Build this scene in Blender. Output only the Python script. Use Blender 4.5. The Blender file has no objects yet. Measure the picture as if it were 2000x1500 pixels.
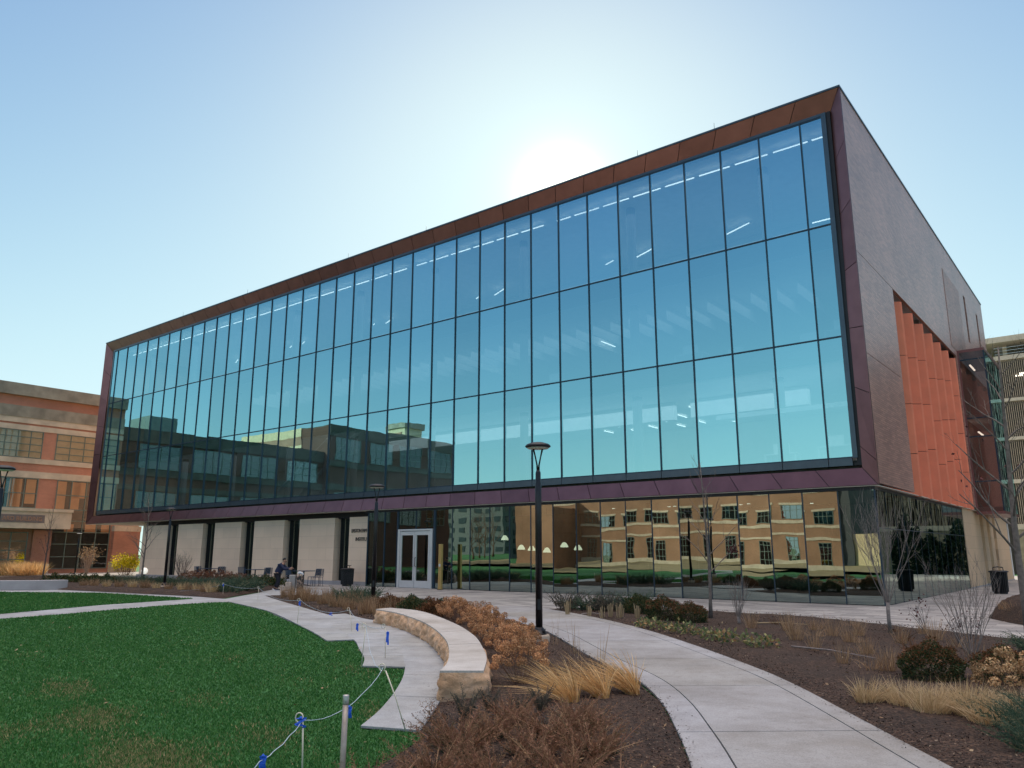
import bpy, bmesh, math, random
import numpy as np
from mathutils import Vector, Matrix
PI = math.pi
R = math.radians
random.seed(7)
rng = np.random.default_rng(11)
sc = bpy.context.scene
COL = sc.collection

# ------------------------------------------------------------------ camera, sky, sun, exposure
cam = bpy.data.objects.new('camera', bpy.data.cameras.new('camera'))
COL.objects.link(cam)
cam.location = (0, 0, 1.6)
cam.rotation_euler = (PI / 2 + math.atan(330 / 1516), 0, 0)
cam.data.sensor_width = 36
cam.data.lens = 36 * 1516 / 2000
cam.data.clip_start = 0.05
cam.data.clip_end = 3000
sc.camera = cam

SUN_EL, SUN_AZ = R(26.2), R(3.9)
world = bpy.data.worlds.new('World')
sc.world = world
world.use_nodes = True
wt = world.node_tree
bg = wt.nodes['Background']


def nd(t, kind, **kw):
    n = t.nodes.new(kind)
    for k, v in kw.items():
        setattr(n, k, v)
    return n


sky = nd(wt, 'ShaderNodeTexSky', sky_type='NISHITA', sun_disc=False)
sky.sun_elevation = SUN_EL
sky.sun_rotation = SUN_AZ
sky.altitude = 200
sky.air_density = 1.0
sky.dust_density = 0.3
sky.ozone_density = 1.0


def wmath(op, a, b=None):
    n = nd(wt, 'ShaderNodeMath', operation=op)
    for i, v in enumerate((a, b)):
        if v is None:
            continue
        if isinstance(v, (int, float)):
            n.inputs[i].default_value = v
        else:
            wt.links.new(v, n.inputs[i])
    return n.outputs[0]


# the sky's own radiance with a soft shoulder (as a phone's HDR sky), an added unseen glow overhead lights the ground
sepc = nd(wt, 'ShaderNodeSeparateColor')
wt.links.new(sky.outputs[0], sepc.inputs[0])
chan = []
for i, (k, top) in enumerate(((0.215, 7.2), (0.152, 9.5), (0.215, 10.5))):
    v = wmath('POWER', sepc.outputs[i], (1.5, 1.5, 1.1)[i])
    e = wmath('POWER', 2.71828, wmath('MULTIPLY', v, -k))
    chan.append(wmath('MULTIPLY', wmath('SUBTRACT', 1.0, e), top))
comb = nd(wt, 'ShaderNodeCombineColor')
for i in range(3):
    wt.links.new(chan[i], comb.inputs[i])
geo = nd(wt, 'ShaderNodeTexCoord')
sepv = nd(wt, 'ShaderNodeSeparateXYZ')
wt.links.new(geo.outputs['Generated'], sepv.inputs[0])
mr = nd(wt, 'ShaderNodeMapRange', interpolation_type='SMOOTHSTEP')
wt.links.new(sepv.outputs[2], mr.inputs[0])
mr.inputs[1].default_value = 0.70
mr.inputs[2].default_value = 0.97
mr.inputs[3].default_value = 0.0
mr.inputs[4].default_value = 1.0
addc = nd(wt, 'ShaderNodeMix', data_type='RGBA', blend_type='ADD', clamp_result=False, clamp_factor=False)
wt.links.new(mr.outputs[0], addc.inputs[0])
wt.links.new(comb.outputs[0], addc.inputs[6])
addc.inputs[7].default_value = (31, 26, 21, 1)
# aureole round the sun
dt = nd(wt, 'ShaderNodeVectorMath', operation='DOT_PRODUCT')
wt.links.new(geo.outputs['Generated'], dt.inputs[0])
dt.inputs[1].default_value = (math.sin(SUN_AZ) * math.cos(SUN_EL), math.cos(SUN_AZ) * math.cos(SUN_EL), math.sin(SUN_EL))
dpos = wmath('MAXIMUM', dt.outputs['Value'], 0.0)
au = wmath('ADD', wmath('ADD', wmath('MULTIPLY', wmath('POWER', dpos, 1500.0), 12.0), wmath('MULTIPLY', wmath('POWER', dpos, 320.0), 1.8)), wmath('MULTIPLY', wmath('POWER', dpos, 22.0), 0.45))
adda = nd(wt, 'ShaderNodeVectorMath', operation='SCALE')
adda.inputs[0].default_value = (1.0, 0.9, 0.66)
wt.links.new(au, adda.inputs['Scale'])
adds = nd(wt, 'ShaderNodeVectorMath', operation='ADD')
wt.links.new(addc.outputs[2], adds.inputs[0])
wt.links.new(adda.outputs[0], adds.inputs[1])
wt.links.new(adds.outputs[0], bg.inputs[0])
bg.inputs[1].default_value = 0.1

sun = bpy.data.objects.new('sun', bpy.data.lights.new('sun', 'SUN'))
COL.objects.link(sun)
sun.data.energy = 5.0
sun.data.angle = R(0.53)
sun.data.color = (1.0, 0.88, 0.72)
sd = Vector((math.sin(SUN_AZ) * math.cos(SUN_EL), math.cos(SUN_AZ) * math.cos(SUN_EL), math.sin(SUN_EL)))
sun.rotation_euler = sd.to_track_quat('Z', 'Y').to_euler()
sun.location = (20, 200, 120)

sc.view_settings.view_transform = 'Standard'
sc.view_settings.look = 'None'
sc.view_settings.exposure = 0.1
sc.view_settings.gamma = 1.0
sc.view_settings.use_curve_mapping = False
sc.render.engine = 'CYCLES'
cy = sc.cycles
cy.max_bounces = 10
cy.transparent_max_bounces = 12
cy.glossy_bounces = 5
cy.diffuse_bounces = 4
cy.caustics_reflective = False
cy.caustics_refractive = False
cy.sample_clamp_indirect = 4.0
cy.use_denoising = True

# ------------------------------------------------------------------ helpers
ANG = -math.atan2(0.6211, 0.7837)                 # turn of the main building's axes
BO = Vector((11.43, 24.54, 0.0))                  # its front right corner on the ground
CA, SA = math.cos(ANG), math.sin(ANG)


def LW(x, y, z=0.0):
    """building axes -> world"""
    return Vector((BO.x + CA * x - SA * y, BO.y + SA * x + CA * y, z))


class MB:
    def __init__(self):
        self.v = []
        self.f = []

    def add(self, v, f):
        n = len(self.v)
        self.v += [tuple(p) for p in v]
        self.f += [tuple(i + n for i in q) for q in f]
        return self

    def quad(self, a, b, c, d):
        return self.add([a, b, c, d], [(0, 1, 2, 3)])

    def box(self, x0, x1, y0, y1, z0, z1):
        v = [(x0, y0, z0), (x1, y0, z0), (x1, y1, z0), (x0, y1, z0), (x0, y0, z1), (x1, y0, z1), (x1, y1, z1), (x0, y1, z1)]
        return self.add(v, [(3, 2, 1, 0), (4, 5, 6, 7), (0, 1, 5, 4), (1, 2, 6, 5), (2, 3, 7, 6), (3, 0, 4, 7)])

    def prism(self, poly, z0, z1):
        n = len(poly)
        v = [(p[0], p[1], z0) for p in poly] + [(p[0], p[1], z1) for p in poly]
        f = [tuple(range(n, 2 * n)), tuple(reversed(range(n)))]
        f += [(i, (i + 1) % n, n + (i + 1) % n, n + i) for i in range(n)]
        return self.add(v, f)

    def tube(self, pts, rad, n=6, cap=True):
        pts = [Vector(p) for p in pts]
        if isinstance(rad, (int, float)):
            rad = [rad] * len(pts)
        v = []
        up = None
        for i, p in enumerate(pts):
            t = (pts[min(i + 1, len(pts) - 1)] - pts[max(i - 1, 0)])
            t = t.normalized() if t.length > 1e-9 else Vector((0, 0, 1))
            if up is None:
                a = Vector((1, 0, 0)) if abs(t.x) < 0.9 else Vector((0, 1, 0))
            else:
                a = up
            u = (a - t * a.dot(t))
            u = u.normalized() if u.length > 1e-6 else t.orthogonal().normalized()
            up = u
            w = t.cross(u)
            for k in range(n):
                an = 2 * PI * k / n
                v.append(p + (u * math.cos(an) + w * math.sin(an)) * rad[i])
        f = []
        for i in range(len(pts) - 1):
            for k in range(n):
                f.append((i * n + k, i * n + (k + 1) % n, (i + 1) * n + (k + 1) % n, (i + 1) * n + k))
        if cap:
            f.append(tuple(reversed(range(n))))
            f.append(tuple((len(pts) - 1) * n + k for k in range(n)))
        return self.add(v, f)

    def lathe(self, prof, n=20, c=(0, 0, 0), sx=1, sy=1):
        v = []
        for r, z in prof:
            for k in range(n):
                a = 2 * PI * k / n
                v.append((c[0] + sx * r * math.cos(a), c[1] + sy * r * math.sin(a), c[2] + z))
        f = []
        for i in range(len(prof) - 1):
            for k in range(n):
                f.append((i * n + k, i * n + (k + 1) % n, (i + 1) * n + (k + 1) % n, (i + 1) * n + k))
        f.append(tuple(reversed(range(n))))
        f.append(tuple((len(prof) - 1) * n + k for k in range(n)))
        return self.add(v, f)

    def build(self, name, m, parent=None, smooth=False, bevel=0.0):
        me = bpy.data.meshes.new(name)
        me.from_pydata(self.v, [], self.f)
        me.update()
        return link(name, me, m, parent, smooth, bevel)


def link(name, me, m, parent=None, smooth=False, bevel=0.0):
    if m is not None and not me.materials:
        me.materials.append(m)
    if smooth:
        me.polygons.foreach_set('use_smooth', [True] * len(me.polygons))
    o = bpy.data.objects.new(name, me)
    COL.objects.link(o)
    if parent is not None:
        o.parent = parent
    if bevel:
        b = o.modifiers.new('bevel', 'BEVEL')
        b.width = bevel
        b.segments = 2
        b.limit_method = 'ANGLE'
    return o


def np_mesh(name, V, F):
    """V (n,3), F (m,k) arrays -> mesh, quickly"""
    me = bpy.data.meshes.new(name)
    V = np.asarray(V, np.float32)
    F = np.asarray(F, np.int32)
    k = F.shape[1]
    me.vertices.add(len(V))
    me.vertices.foreach_set('co', V.ravel())
    me.loops.add(F.size)
    me.loops.foreach_set('vertex_index', F.ravel())
    me.polygons.add(len(F))
    me.polygons.foreach_set('loop_start', np.arange(0, F.size, k, dtype=np.int32))
    me.polygons.foreach_set('loop_total', np.full(len(F), k, np.int32))
    me.update(calc_edges=True)
    me.validate()
    return me


def root(name, loc, rz=0.0):
    o = bpy.data.objects.new(name, None)
    o.empty_display_size = 0.3
    COL.objects.link(o)
    o.location = loc
    o.rotation_euler = (0, 0, rz)
    return o


def tag(o, label, cat, group=None, kind=None):
    if label:
        o['label'] = label
    if cat:
        o['category'] = cat
    if group:
        o['group'] = group
    if kind:
        o['kind'] = kind
    return o


def struct(o):
    o['kind'] = 'structure'
    return o


def dup(src, loc=None, rz=None, scale=None):
    o = src.copy()
    COL.objects.link(o)
    if loc is not None:
        o.location = loc
    if rz is not None:
        o.rotation_euler = (0, 0, rz)
    if scale is not None:
        o.scale = (scale,) * 3 if isinstance(scale, (int, float)) else scale
    for ch in list(src.children):
        c = ch.copy()
        COL.objects.link(c)
        c.parent = o
        for g in ch.children:
            d = g.copy()
            COL.objects.link(d)
            d.parent = c
    return o


# ------------------------------------------------------------------ materials
def new_mat(name):
    m = bpy.data.materials.new(name)
    m.use_nodes = True
    t = m.node_tree
    return m, t, t.nodes['Principled BSDF']


def ramp(t, fac, stops):
    r = nd(t, 'ShaderNodeValToRGB')
    el = r.color_ramp.elements
    while len(el) < len(stops):
        el.new(0.5)
    for e, (p, c) in zip(el, stops):
        e.position = p
        e.color = (*c, 1)
    t.links.new(fac, r.inputs[0])
    return r.outputs[0]


def noise(t, scale, detail=3, vec=None, rough=0.55):
    n = nd(t, 'ShaderNodeTexNoise')
    n.inputs['Scale'].default_value = scale
    n.inputs['Detail'].default_value = detail
    n.inputs['Roughness'].default_value = rough
    if vec is not None:
        t.links.new(vec, n.inputs['Vector'])
    return n.outputs['Fac']


def objco(t):
    return nd(t, 'ShaderNodeTexCoord').outputs['Object']


def mixc(t, fac, a, b, mode='MIX'):
    n = nd(t, 'ShaderNodeMix', data_type='RGBA', blend_type=mode)
    for i, v in ((0, fac), (6, a), (7, b)):
        if isinstance(v, (int, float)):
            n.inputs[i].default_value = v
        elif isinstance(v, tuple):
            n.inputs[i].default_value = (*v, 1)
        else:
            t.links.new(v, n.inputs[i])
    return n.outputs[2]


def bump(t, b, h, strength=0.3, dist=0.02):
    n = nd(t, 'ShaderNodeBump')
    n.inputs['Strength'].default_value = strength
    n.inputs['Distance'].default_value = dist
    t.links.new(h, n.inputs['Height'])
    t.links.new(n.outputs[0], b.inputs['Normal'])


def plain(name, col, rough=0.6, metal=0.0, var=0.25, scale=3.0, bmp=0.0, bscale=40, bd=0.01, island=0.0):
    m, t, b = new_mat(name)
    co = objco(t)
    d = tuple(c * (1 - var) for c in col)
    u = tuple(min(1, c * (1 + var)) for c in col)
    c = ramp(t, noise(t, scale, 5, co), [(0.3, d), (0.7, u)])
    if island:
        g = nd(t, 'ShaderNodeNewGeometry')
        mrr = nd(t, 'ShaderNodeMapRange')
        t.links.new(g.outputs['Random Per Island'], mrr.inputs[0])
        mrr.inputs[3].default_value = 1 - island
        mrr.inputs[4].default_value = 1 + island
        hs = nd(t, 'ShaderNodeHueSaturation')
        t.links.new(mrr.outputs[0], hs.inputs['Value'])
        t.links.new(c, hs.inputs['Color'])
        c = hs.outputs[0]
    t.links.new(c, b.inputs['Base Color'])
    b.inputs['Roughness'].default_value = rough
    b.inputs['Metallic'].default_value = metal
    if bmp:
        bump(t, b, noise(t, bscale, 5, co), bmp, bd)
    return m


def leafmat(name, stops, rough=0.6, trans=0.25):
    """one colour per leaf, blade or petal"""
    m, t, b = new_mat(name)
    g = nd(t, 'ShaderNodeNewGeometry')
    c = ramp(t, g.outputs['Random Per Island'], stops)
    t.links.new(c, b.inputs['Base Color'])
    b.inputs['Roughness'].default_value = rough
    b.inputs['Specular IOR Level'].default_value = 0.25
    if trans:
        tr = nd(t, 'ShaderNodeBsdfTranslucent')
        t.links.new(c, tr.inputs[0])
        mx = nd(t, 'ShaderNodeMixShader')
        mx.inputs[0].default_value = trans
        t.links.new(b.outputs[0], mx.inputs[1])
        t.links.new(tr.outputs[0], mx.inputs[2])
        t.links.new(mx.outputs[0], t.nodes['Material Output'].inputs[0])
    return m


def brickmat(name, c1, c2, mortar, axes='yz', bw=0.24, bh=0.075, rough=0.6, ms=0.012, bmp=0.4, var=(0.8, 1.15), spec=0.3):
    m, t, b = new_mat(name)
    co = objco(t)
    s = nd(t, 'ShaderNodeSeparateXYZ')
    t.links.new(co, s.inputs[0])
    k = nd(t, 'ShaderNodeCombineXYZ')
    ix = {'x': 0, 'y': 1, 'z': 2}
    t.links.new(s.outputs[ix[axes[0]]], k.inputs[0])
    t.links.new(s.outputs[ix[axes[1]]], k.inputs[1])
    br = nd(t, 'ShaderNodeTexBrick')
    t.links.new(k.outputs[0], br.inputs[0])
    br.inputs['Color1'].default_value = (*c1, 1)
    br.inputs['Color2'].default_value = (*c2, 1)
    br.inputs['Mortar'].default_value = (*mortar, 1)
    br.inputs['Scale'].default_value = 1.0
    br.inputs['Mortar Size'].default_value = ms
    br.inputs['Brick Width'].default_value = bw
    br.inputs['Row Height'].default_value = bh
    br.inputs['Bias'].default_value = -0.1
    n = noise(t, 0.35, 4, co)
    hs = nd(t, 'ShaderNodeHueSaturation')
    mrr = nd(t, 'ShaderNodeMapRange')
    t.links.new(n, mrr.inputs[0])
    mrr.inputs[1].default_value = 0.3
    mrr.inputs[2].default_value = 0.7
    mrr.inputs[3].default_value = var[0]
    mrr.inputs[4].default_value = var[1]
    t.links.new(mrr.outputs[0], hs.inputs['Value'])
    t.links.new(br.outputs[0], hs.inputs['Color'])
    t.links.new(hs.outputs[0], b.inputs['Base Color'])
    b.inputs['Roughness'].default_value = rough
    b.inputs['Specular IOR Level'].default_value = spec
    inv = nd(t, 'ShaderNodeMath', operation='SUBTRACT')
    inv.inputs[0].default_value = 1.0
    t.links.new(br.outputs['Fac'], inv.inputs[1])
    bump(t, b, inv.outputs[0], bmp, 0.01)
    return m


def glassmat(name, refl=0.5, rcol=(0.75, 0.93, 1.0), tcol=(0.45, 0.6, 0.62), wob=0.012, wscale=0.45):
    """coated pane: mirror of the surroundings over a tinted view through; float-glass waviness differs per pane"""
    m = bpy.data.materials.new(name)
    m.use_nodes = True
    t = m.node_tree
    t.nodes.clear()
    out = nd(t, 'ShaderNodeOutputMaterial')
    gl = nd(t, 'ShaderNodeBsdfGlossy')
    gl.inputs['Roughness'].default_value = 0.0
    gl.inputs['Color'].default_value = (*rcol, 1)
    tr = nd(t, 'ShaderNodeBsdfTransparent')
    tr.inputs['Color'].default_value = (*tcol, 1)
    co = objco(t)
    oi = nd(t, 'ShaderNodeObjectInfo')
    ml = nd(t, 'ShaderNodeMath', operation='MULTIPLY')
    t.links.new(oi.outputs['Random'], ml.inputs[0])
    ml.inputs[1].default_value = 37.0
    va = nd(t, 'ShaderNodeVectorMath', operation='ADD')
    t.links.new(co, va.inputs[0])
    cx = nd(t, 'ShaderNodeCombineXYZ')
    for i in range(3):
        t.links.new(ml.outputs[0], cx.inputs[i])
    t.links.new(cx.outputs[0], va.inputs[1])
    h = noise(t, wscale, 2, va.outputs[0])
    bn = nd(t, 'ShaderNodeBump')
    bn.inputs['Strength'].default_value = 1.0
    bn.inputs['Distance'].default_value = wob
    t.links.new(h, bn.inputs['Height'])
    t.links.new(bn.outputs[0], gl.inputs['Normal'])
    lw = nd(t, 'ShaderNodeLayerWeight')
    lw.inputs[0].default_value = 0.25
    mrr = nd(t, 'ShaderNodeMapRange')
    t.links.new(lw.outputs['Fresnel'], mrr.inputs[0])
    mrr.inputs[3].default_value = refl
    mrr.inputs[4].default_value = min(1.0, refl + 0.5)
    pv = nd(t, 'ShaderNodeMath', operation='MULTIPLY_ADD')      # coating differs a little from pane to pane
    t.links.new(oi.outputs['Random'], pv.inputs[0])
    pv.inputs[1].default_value = 0.12
    pv.inputs[2].default_value = -0.06
    pa = nd(t, 'ShaderNodeMath', operation='ADD', use_clamp=True)
    t.links.new(mrr.outputs[0], pa.inputs[0])
    t.links.new(pv.outputs[0], pa.inputs[1])
    mx = nd(t, 'ShaderNodeMixShader')
    t.links.new(pa.outputs[0], mx.inputs[0])
    t.links.new(tr.outputs[0], mx.inputs[1])
    t.links.new(gl.outputs[0], mx.inputs[2])
    t.links.new(mx.outputs[0], out.inputs[0])
    return m


def emit(name, col, s):
    m = bpy.data.materials.new(name)
    m.use_nodes = True
    t = m.node_tree
    b = t.nodes['Principled BSDF']
    b.inputs['Base Color'].default_value = (*col, 1)
    b.inputs['Emission Color'].default_value = (*col, 1)
    b.inputs['Emission Strength'].default_value = s
    return m


def concretemat(name, a, b2, isl=0.1, sc1=0.8):
    m, t, b = new_mat(name)
    co = objco(t)
    c = ramp(t, noise(t, sc1, 6, co, 0.65), [(0.3, a), (0.7, b2)])
    sp = ramp(t, noise(t, 90, 2, co), [(0.35, (0.8, 0.8, 0.8)), (0.6, (1.05, 1.05, 1.05))])
    c = mixc(t, 1.0, c, sp, 'MULTIPLY')
    st = ramp(t, noise(t, 2.7, 5, co, 0.7), [(0.5, (1, 1, 1)), (0.75, (0.8, 0.79, 0.77))])
    c = mixc(t, 1.0, c, st, 'MULTIPLY')
    wd = ramp(t, noise(t, 0.45, 8, co, 0.75), [(0.40, (1, 1, 1)), (0.66, (0.72, 0.68, 0.63))])
    c = mixc(t, 1.0, c, wd, 'MULTIPLY')
    sp2 = ramp(t, noise(t, 9, 4, co, 0.8), [(0.62, (1, 1, 1)), (0.72, (0.66, 0.61, 0.56))])
    c = mixc(t, 1.0, c, sp2, 'MULTIPLY')
    g = nd(t, 'ShaderNodeNewGeometry')
    isr = ramp(t, g.outputs['Random Per Island'], [(0.0, (1 - isl, 1 - isl * 1.15, 1 - isl * 1.7)), (0.5, (0.97, 0.97, 0.97)), (1.0, (1.0, 1.01, 1.04))])
    c = mixc(t, 1.0, c, isr, 'MULTIPLY')
    t.links.new(c, b.inputs['Base Color'])
    b.inputs['Roughness'].default_value = 0.8
    bump(t, b, noise(t, 120, 3, co), 0.15, 0.004)
    return m


M = {}
M['copper'] = plain('copper panel', (0.25, 0.115, 0.115), 0.34, 0.8, 0.12, 1.5, island=0.12)
M['dark'] = plain('black metal', (0.012, 0.012, 0.016), 0.45, 0.2, 0.2)
M['mull'] = plain('dark anodised mullion', (0.022, 0.045, 0.075), 0.4, 0.3, 0.1)
M['sillband'] = plain('blue grey glass frame', (0.07, 0.10, 0.13), 0.3, 0.4, 0.1)
M['sidebrick'] = brickmat('glazed plum brick', (0.52, 0.275, 0.22), (0.33, 0.175, 0.15), (0.28, 0.17, 0.15), 'yz', 0.40, 0.075, 0.36, 0.008, 0.7, (0.82, 1.15), 0.6)
M['leftbrick'] = brickmat('warm glazed brick', (0.62, 0.36, 0.23), (0.54, 0.30, 0.19), (0.45, 0.30, 0.2), 'yz', 0.40, 0.075, 0.45, 0.008)
M['fin'] = plain('terracotta red panel', (0.76, 0.195, 0.10), 0.5, 0.0, 0.1, 1.2, island=0.07)
M['glass_up'] = glassmat('upper coated glass', 0.62, (0.48, 0.92, 1.0), (0.45, 0.66, 0.80), 0.0028, 0.5)
M['glass_low'] = glassmat('lobby coated glass', 0.33, (0.82, 0.98, 0.92), (0.25, 0.36, 0.36), 0.0032, 0.5)
M['glass_bay'] = glassmat('dark bay glass', 0.16, (0.8, 0.85, 0.95), (0.35, 0.32, 0.32), 0.002, 0.5)
M['glass_dim'] = glassmat('dim window glass', 0.10, (0.95, 0.97, 0.97), (0.2, 0.25, 0.25), 0.006, 0.6)
M['glass_clear'] = glassmat('clear window glass', 0.12, (0.95, 0.97, 0.97), (0.86, 0.88, 0.86), 0.006, 0.6)
M['glass_old'] = glassmat('old window glass', 0.68, (0.95, 0.97, 0.97), (0.25, 0.32, 0.32), 0.006, 0.6)
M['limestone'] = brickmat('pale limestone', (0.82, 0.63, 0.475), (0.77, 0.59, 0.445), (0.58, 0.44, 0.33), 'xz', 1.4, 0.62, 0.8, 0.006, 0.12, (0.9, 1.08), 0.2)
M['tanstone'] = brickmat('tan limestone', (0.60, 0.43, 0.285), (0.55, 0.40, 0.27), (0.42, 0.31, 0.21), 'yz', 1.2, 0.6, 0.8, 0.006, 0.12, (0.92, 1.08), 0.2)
M['soffit'] = plain('cream soffit', (0.62, 0.56, 0.48), 0.7, 0, 0.05)
M['ceil'] = plain('white ceiling', (0.78, 0.78, 0.77), 0.8, 0, 0.05)
M['inwall'] = plain('interior wall', (0.55, 0.56, 0.56), 0.8, 0, 0.25, 0.25)
M['incol'] = plain('grey column', (0.16, 0.165, 0.17), 0.7, 0, 0.1)
M['infloor'] = plain('carpet', (0.12, 0.12, 0.13), 0.9, 0, 0.3)
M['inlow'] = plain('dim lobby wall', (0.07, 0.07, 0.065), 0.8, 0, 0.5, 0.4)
M['light'] = emit('lamp strip', (1.0, 0.90, 0.74), 2.6)
M['aluminium'] = plain('bright aluminium', (0.72, 0.73, 0.75), 0.35, 0.5, 0.05)
M['brass'] = plain('brushed brass', (0.62, 0.42, 0.17), 0.4, 0.8, 0.1)
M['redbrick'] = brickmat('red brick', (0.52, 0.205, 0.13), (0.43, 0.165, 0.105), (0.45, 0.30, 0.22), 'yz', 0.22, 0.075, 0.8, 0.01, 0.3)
M['wingbrick'] = brickmat('shaded wing brick', (0.15, 0.062, 0.04), (0.11, 0.048, 0.033), (0.12, 0.08, 0.06), 'yz', 0.22, 0.075, 0.8, 0.01, 0.3)  # darker copy of the red brick; the wing's shade is in the colour
M['endstone'] = plain('bright cream stone', (0.72, 0.56, 0.34), 0.8, 0, 0.12)  # lit counterpart of the wing stone on its end; also the terrace wall
M['wingstone'] = plain('shaded wing stone', (0.10, 0.095, 0.075), 0.85, 0, 0.3, 1.0)  # band stone darkened to hold the wing's shade, no soot
M['redbrick_x'] = brickmat('sunny red brick', (0.40, 0.205, 0.12), (0.34, 0.17, 0.10), (0.38, 0.27, 0.19), 'xz', 0.22, 0.075, 0.8, 0.01, 0.3)
M['mauvebrick'] = brickmat('mauve brick', (0.23, 0.12, 0.11), (0.19, 0.10, 0.095), (0.17, 0.11, 0.1), 'xz', 0.22, 0.075, 0.8, 0.01, 0.3)
M['bandstone'] = plain('weathered band stone', (0.60, 0.50, 0.38), 0.8, 0, 0.18, 1.2, 0.2)
M['greystone'] = plain('grey weathered stone', (0.31, 0.28, 0.22), 0.85, 0, 0.3, 1.0, 0.2)
M['teal'] = plain('sage window frame', (0.16, 0.21, 0.18), 0.5, 0.1, 0.1)
M['blind'] = plain('tan blind', (0.70, 0.53, 0.33), 0.9, 0, 0.1)
M['brick_reflection'] = plain('painted brick reflection', (0.85, 0.40, 0.19), 0.9, 0, 0.06)  # orange of mirrored sunlit brick put into colour, no real blind
M['signplate'] = plain('grey sign panel', (0.22, 0.18, 0.17), 0.7, 0, 0.15)
M['signletter'] = plain('tan letter', (0.45, 0.25, 0.16), 0.6, 0, 0.1)
M['metalletter'] = plain('bronze letter', (0.10, 0.085, 0.08), 0.5, 0.3, 0.1)
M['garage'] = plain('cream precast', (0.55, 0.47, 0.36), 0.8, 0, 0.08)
M['darktan'] = plain('dark tan stone', (0.30, 0.25, 0.17), 0.85, 0, 0.2)  # one even, darker tan for the garage base wall
M['louver'] = plain('tan louvre', (0.36, 0.29, 0.21), 0.7, 0, 0.15)
M['gardark'] = plain('garage interior', (0.05, 0.045, 0.04), 0.9, 0, 0.3)
M['conc'] = concretemat('path concrete', (0.335, 0.333, 0.345), (0.43, 0.43, 0.445), 0.11)
M['conc_walk'] = concretemat('damp walk concrete', (0.33, 0.345, 0.36), (0.47, 0.485, 0.50), 0.07, 1.6)
M['concbase'] = plain('joint filler', (0.06, 0.06, 0.06), 0.9, 0, 0.3)
M['postconc'] = plain('footing concrete', (0.42, 0.34, 0.27), 0.85, 0, 0.2, 6, 0.3)
M['planter'] = plain('planter concrete', (0.34, 0.33, 0.34), 0.85, 0, 0.15, 1.5, 0.2)
M['chair'] = plain('slate blue steel', (0.045, 0.07, 0.115), 0.5, 0.3, 0.15)
M['ribbon'] = plain('blue flagging', (0.01, 0.10, 0.62), 0.5, 0, 0.1)
M['fibre'] = plain('white fibreglass', (0.72, 0.66, 0.53), 0.5, 0, 0.08)
M['rope'] = plain('pale blue cord', (0.48, 0.58, 0.66), 0.7, 0, 0.15, 30)
M['steelpipe'] = plain('dull steel pipe', (0.36, 0.31, 0.27), 0.5, 0.5, 0.2, 20, 0.1, 90)
M['bark'] = plain('grey bark', (0.18, 0.145, 0.125), 0.85, 0, 0.35, 14, 0.4, 60)
M['palebark'] = plain('pale grey twig', (0.22, 0.185, 0.17), 0.8, 0, 0.3, 12)
M['darkbark'] = plain('dark bark', (0.10, 0.08, 0.075), 0.85, 0, 0.3, 14)
M['stem'] = plain('brown stem', (0.17, 0.10, 0.07), 0.8, 0, 0.3, 12)
M['lampglow'] = emit('lit lamp lens', (1.0, 0.95, 0.85), 0.6)

# ------------------------------------------------------------------ ground, paths, lawns
def smooth_line(pts, n):
    """Catmull-Rom through points, n samples evenly along it"""
    P = [np.array(p, float) for p in pts]
    P = [2 * P[0] - P[1]] + P + [2 * P[-1] - P[-2]]
    out = []
    for i in range(1, len(P) - 2):
        for s in np.linspace(0, 1, 16, endpoint=False):
            a, b, c, d = P[i - 1], P[i], P[i + 1], P[i + 2]
            out.append(0.5 * ((2 * b) + (c - a) * s + (2 * a - 5 * b + 4 * c - d) * s * s + (3 * b - a - 3 * c + d) * s ** 3))
    out.append(P[-2])
    out = np.array(out)
    L = np.r_[0, np.cumsum(np.linalg.norm(np.diff(out, axis=0), axis=1))]
    q = np.linspace(0, L[-1], n)
    return np.c_[np.interp(q, L, out[:, 0]), np.interp(q, L, out[:, 1])]


def sheet(name, poly, z, m):
    mb = MB()
    bm = bmesh.new()
    vs = [bm.verts.new((p[0], p[1], z)) for p in poly]
    bm.faces.new(vs)
    bmesh.ops.triangulate(bm, faces=bm.faces[:])
    bm.normal_update()
    bmesh.ops.reverse_faces(bm, faces=[f for f in bm.faces if f.normal.z < 0])
    me = bpy.data.meshes.new(name)
    bm.to_mesh(me)
    bm.free()
    return struct(link(name, me, m))


def inside(poly, P):
    x, y = P[:, 0], P[:, 1]
    r = np.zeros(len(P), bool)
    n = len(poly)
    for i in range(n):
        x1, y1 = poly[i]
        x2, y2 = poly[(i + 1) % n]
        c = ((y1 > y) != (y2 > y))
        with np.errstate(divide='ignore', invalid='ignore'):
            r ^= c & (x < (x2 - x1) * (y - y1) / (y2 - y1 + 1e-12) + x1)
    return r


def lawnmat(name):
    m, t, b = new_mat(name)
    co = objco(t)
    c = ramp(t, noise(t, 1.3, 6, co, 0.65), [(0.3, (0.022, 0.115, 0.028)), (0.55, (0.038, 0.165, 0.038)), (0.8, (0.06, 0.19, 0.048))])
    d = ramp(t, noise(t, 45, 3, co), [(0.35, (0.55, 0.55, 0.55)), (0.65, (1.25, 1.25, 1.25))])
    c = mixc(t, 1.0, c, d, 'MULTIPLY')
    t.links.new(c, b.inputs['Base Color'])
    b.inputs['Roughness'].default_value = 0.9
    bump(t, b, noise(t, 60, 4, co), 0.8, 0.03)
    return m


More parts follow.
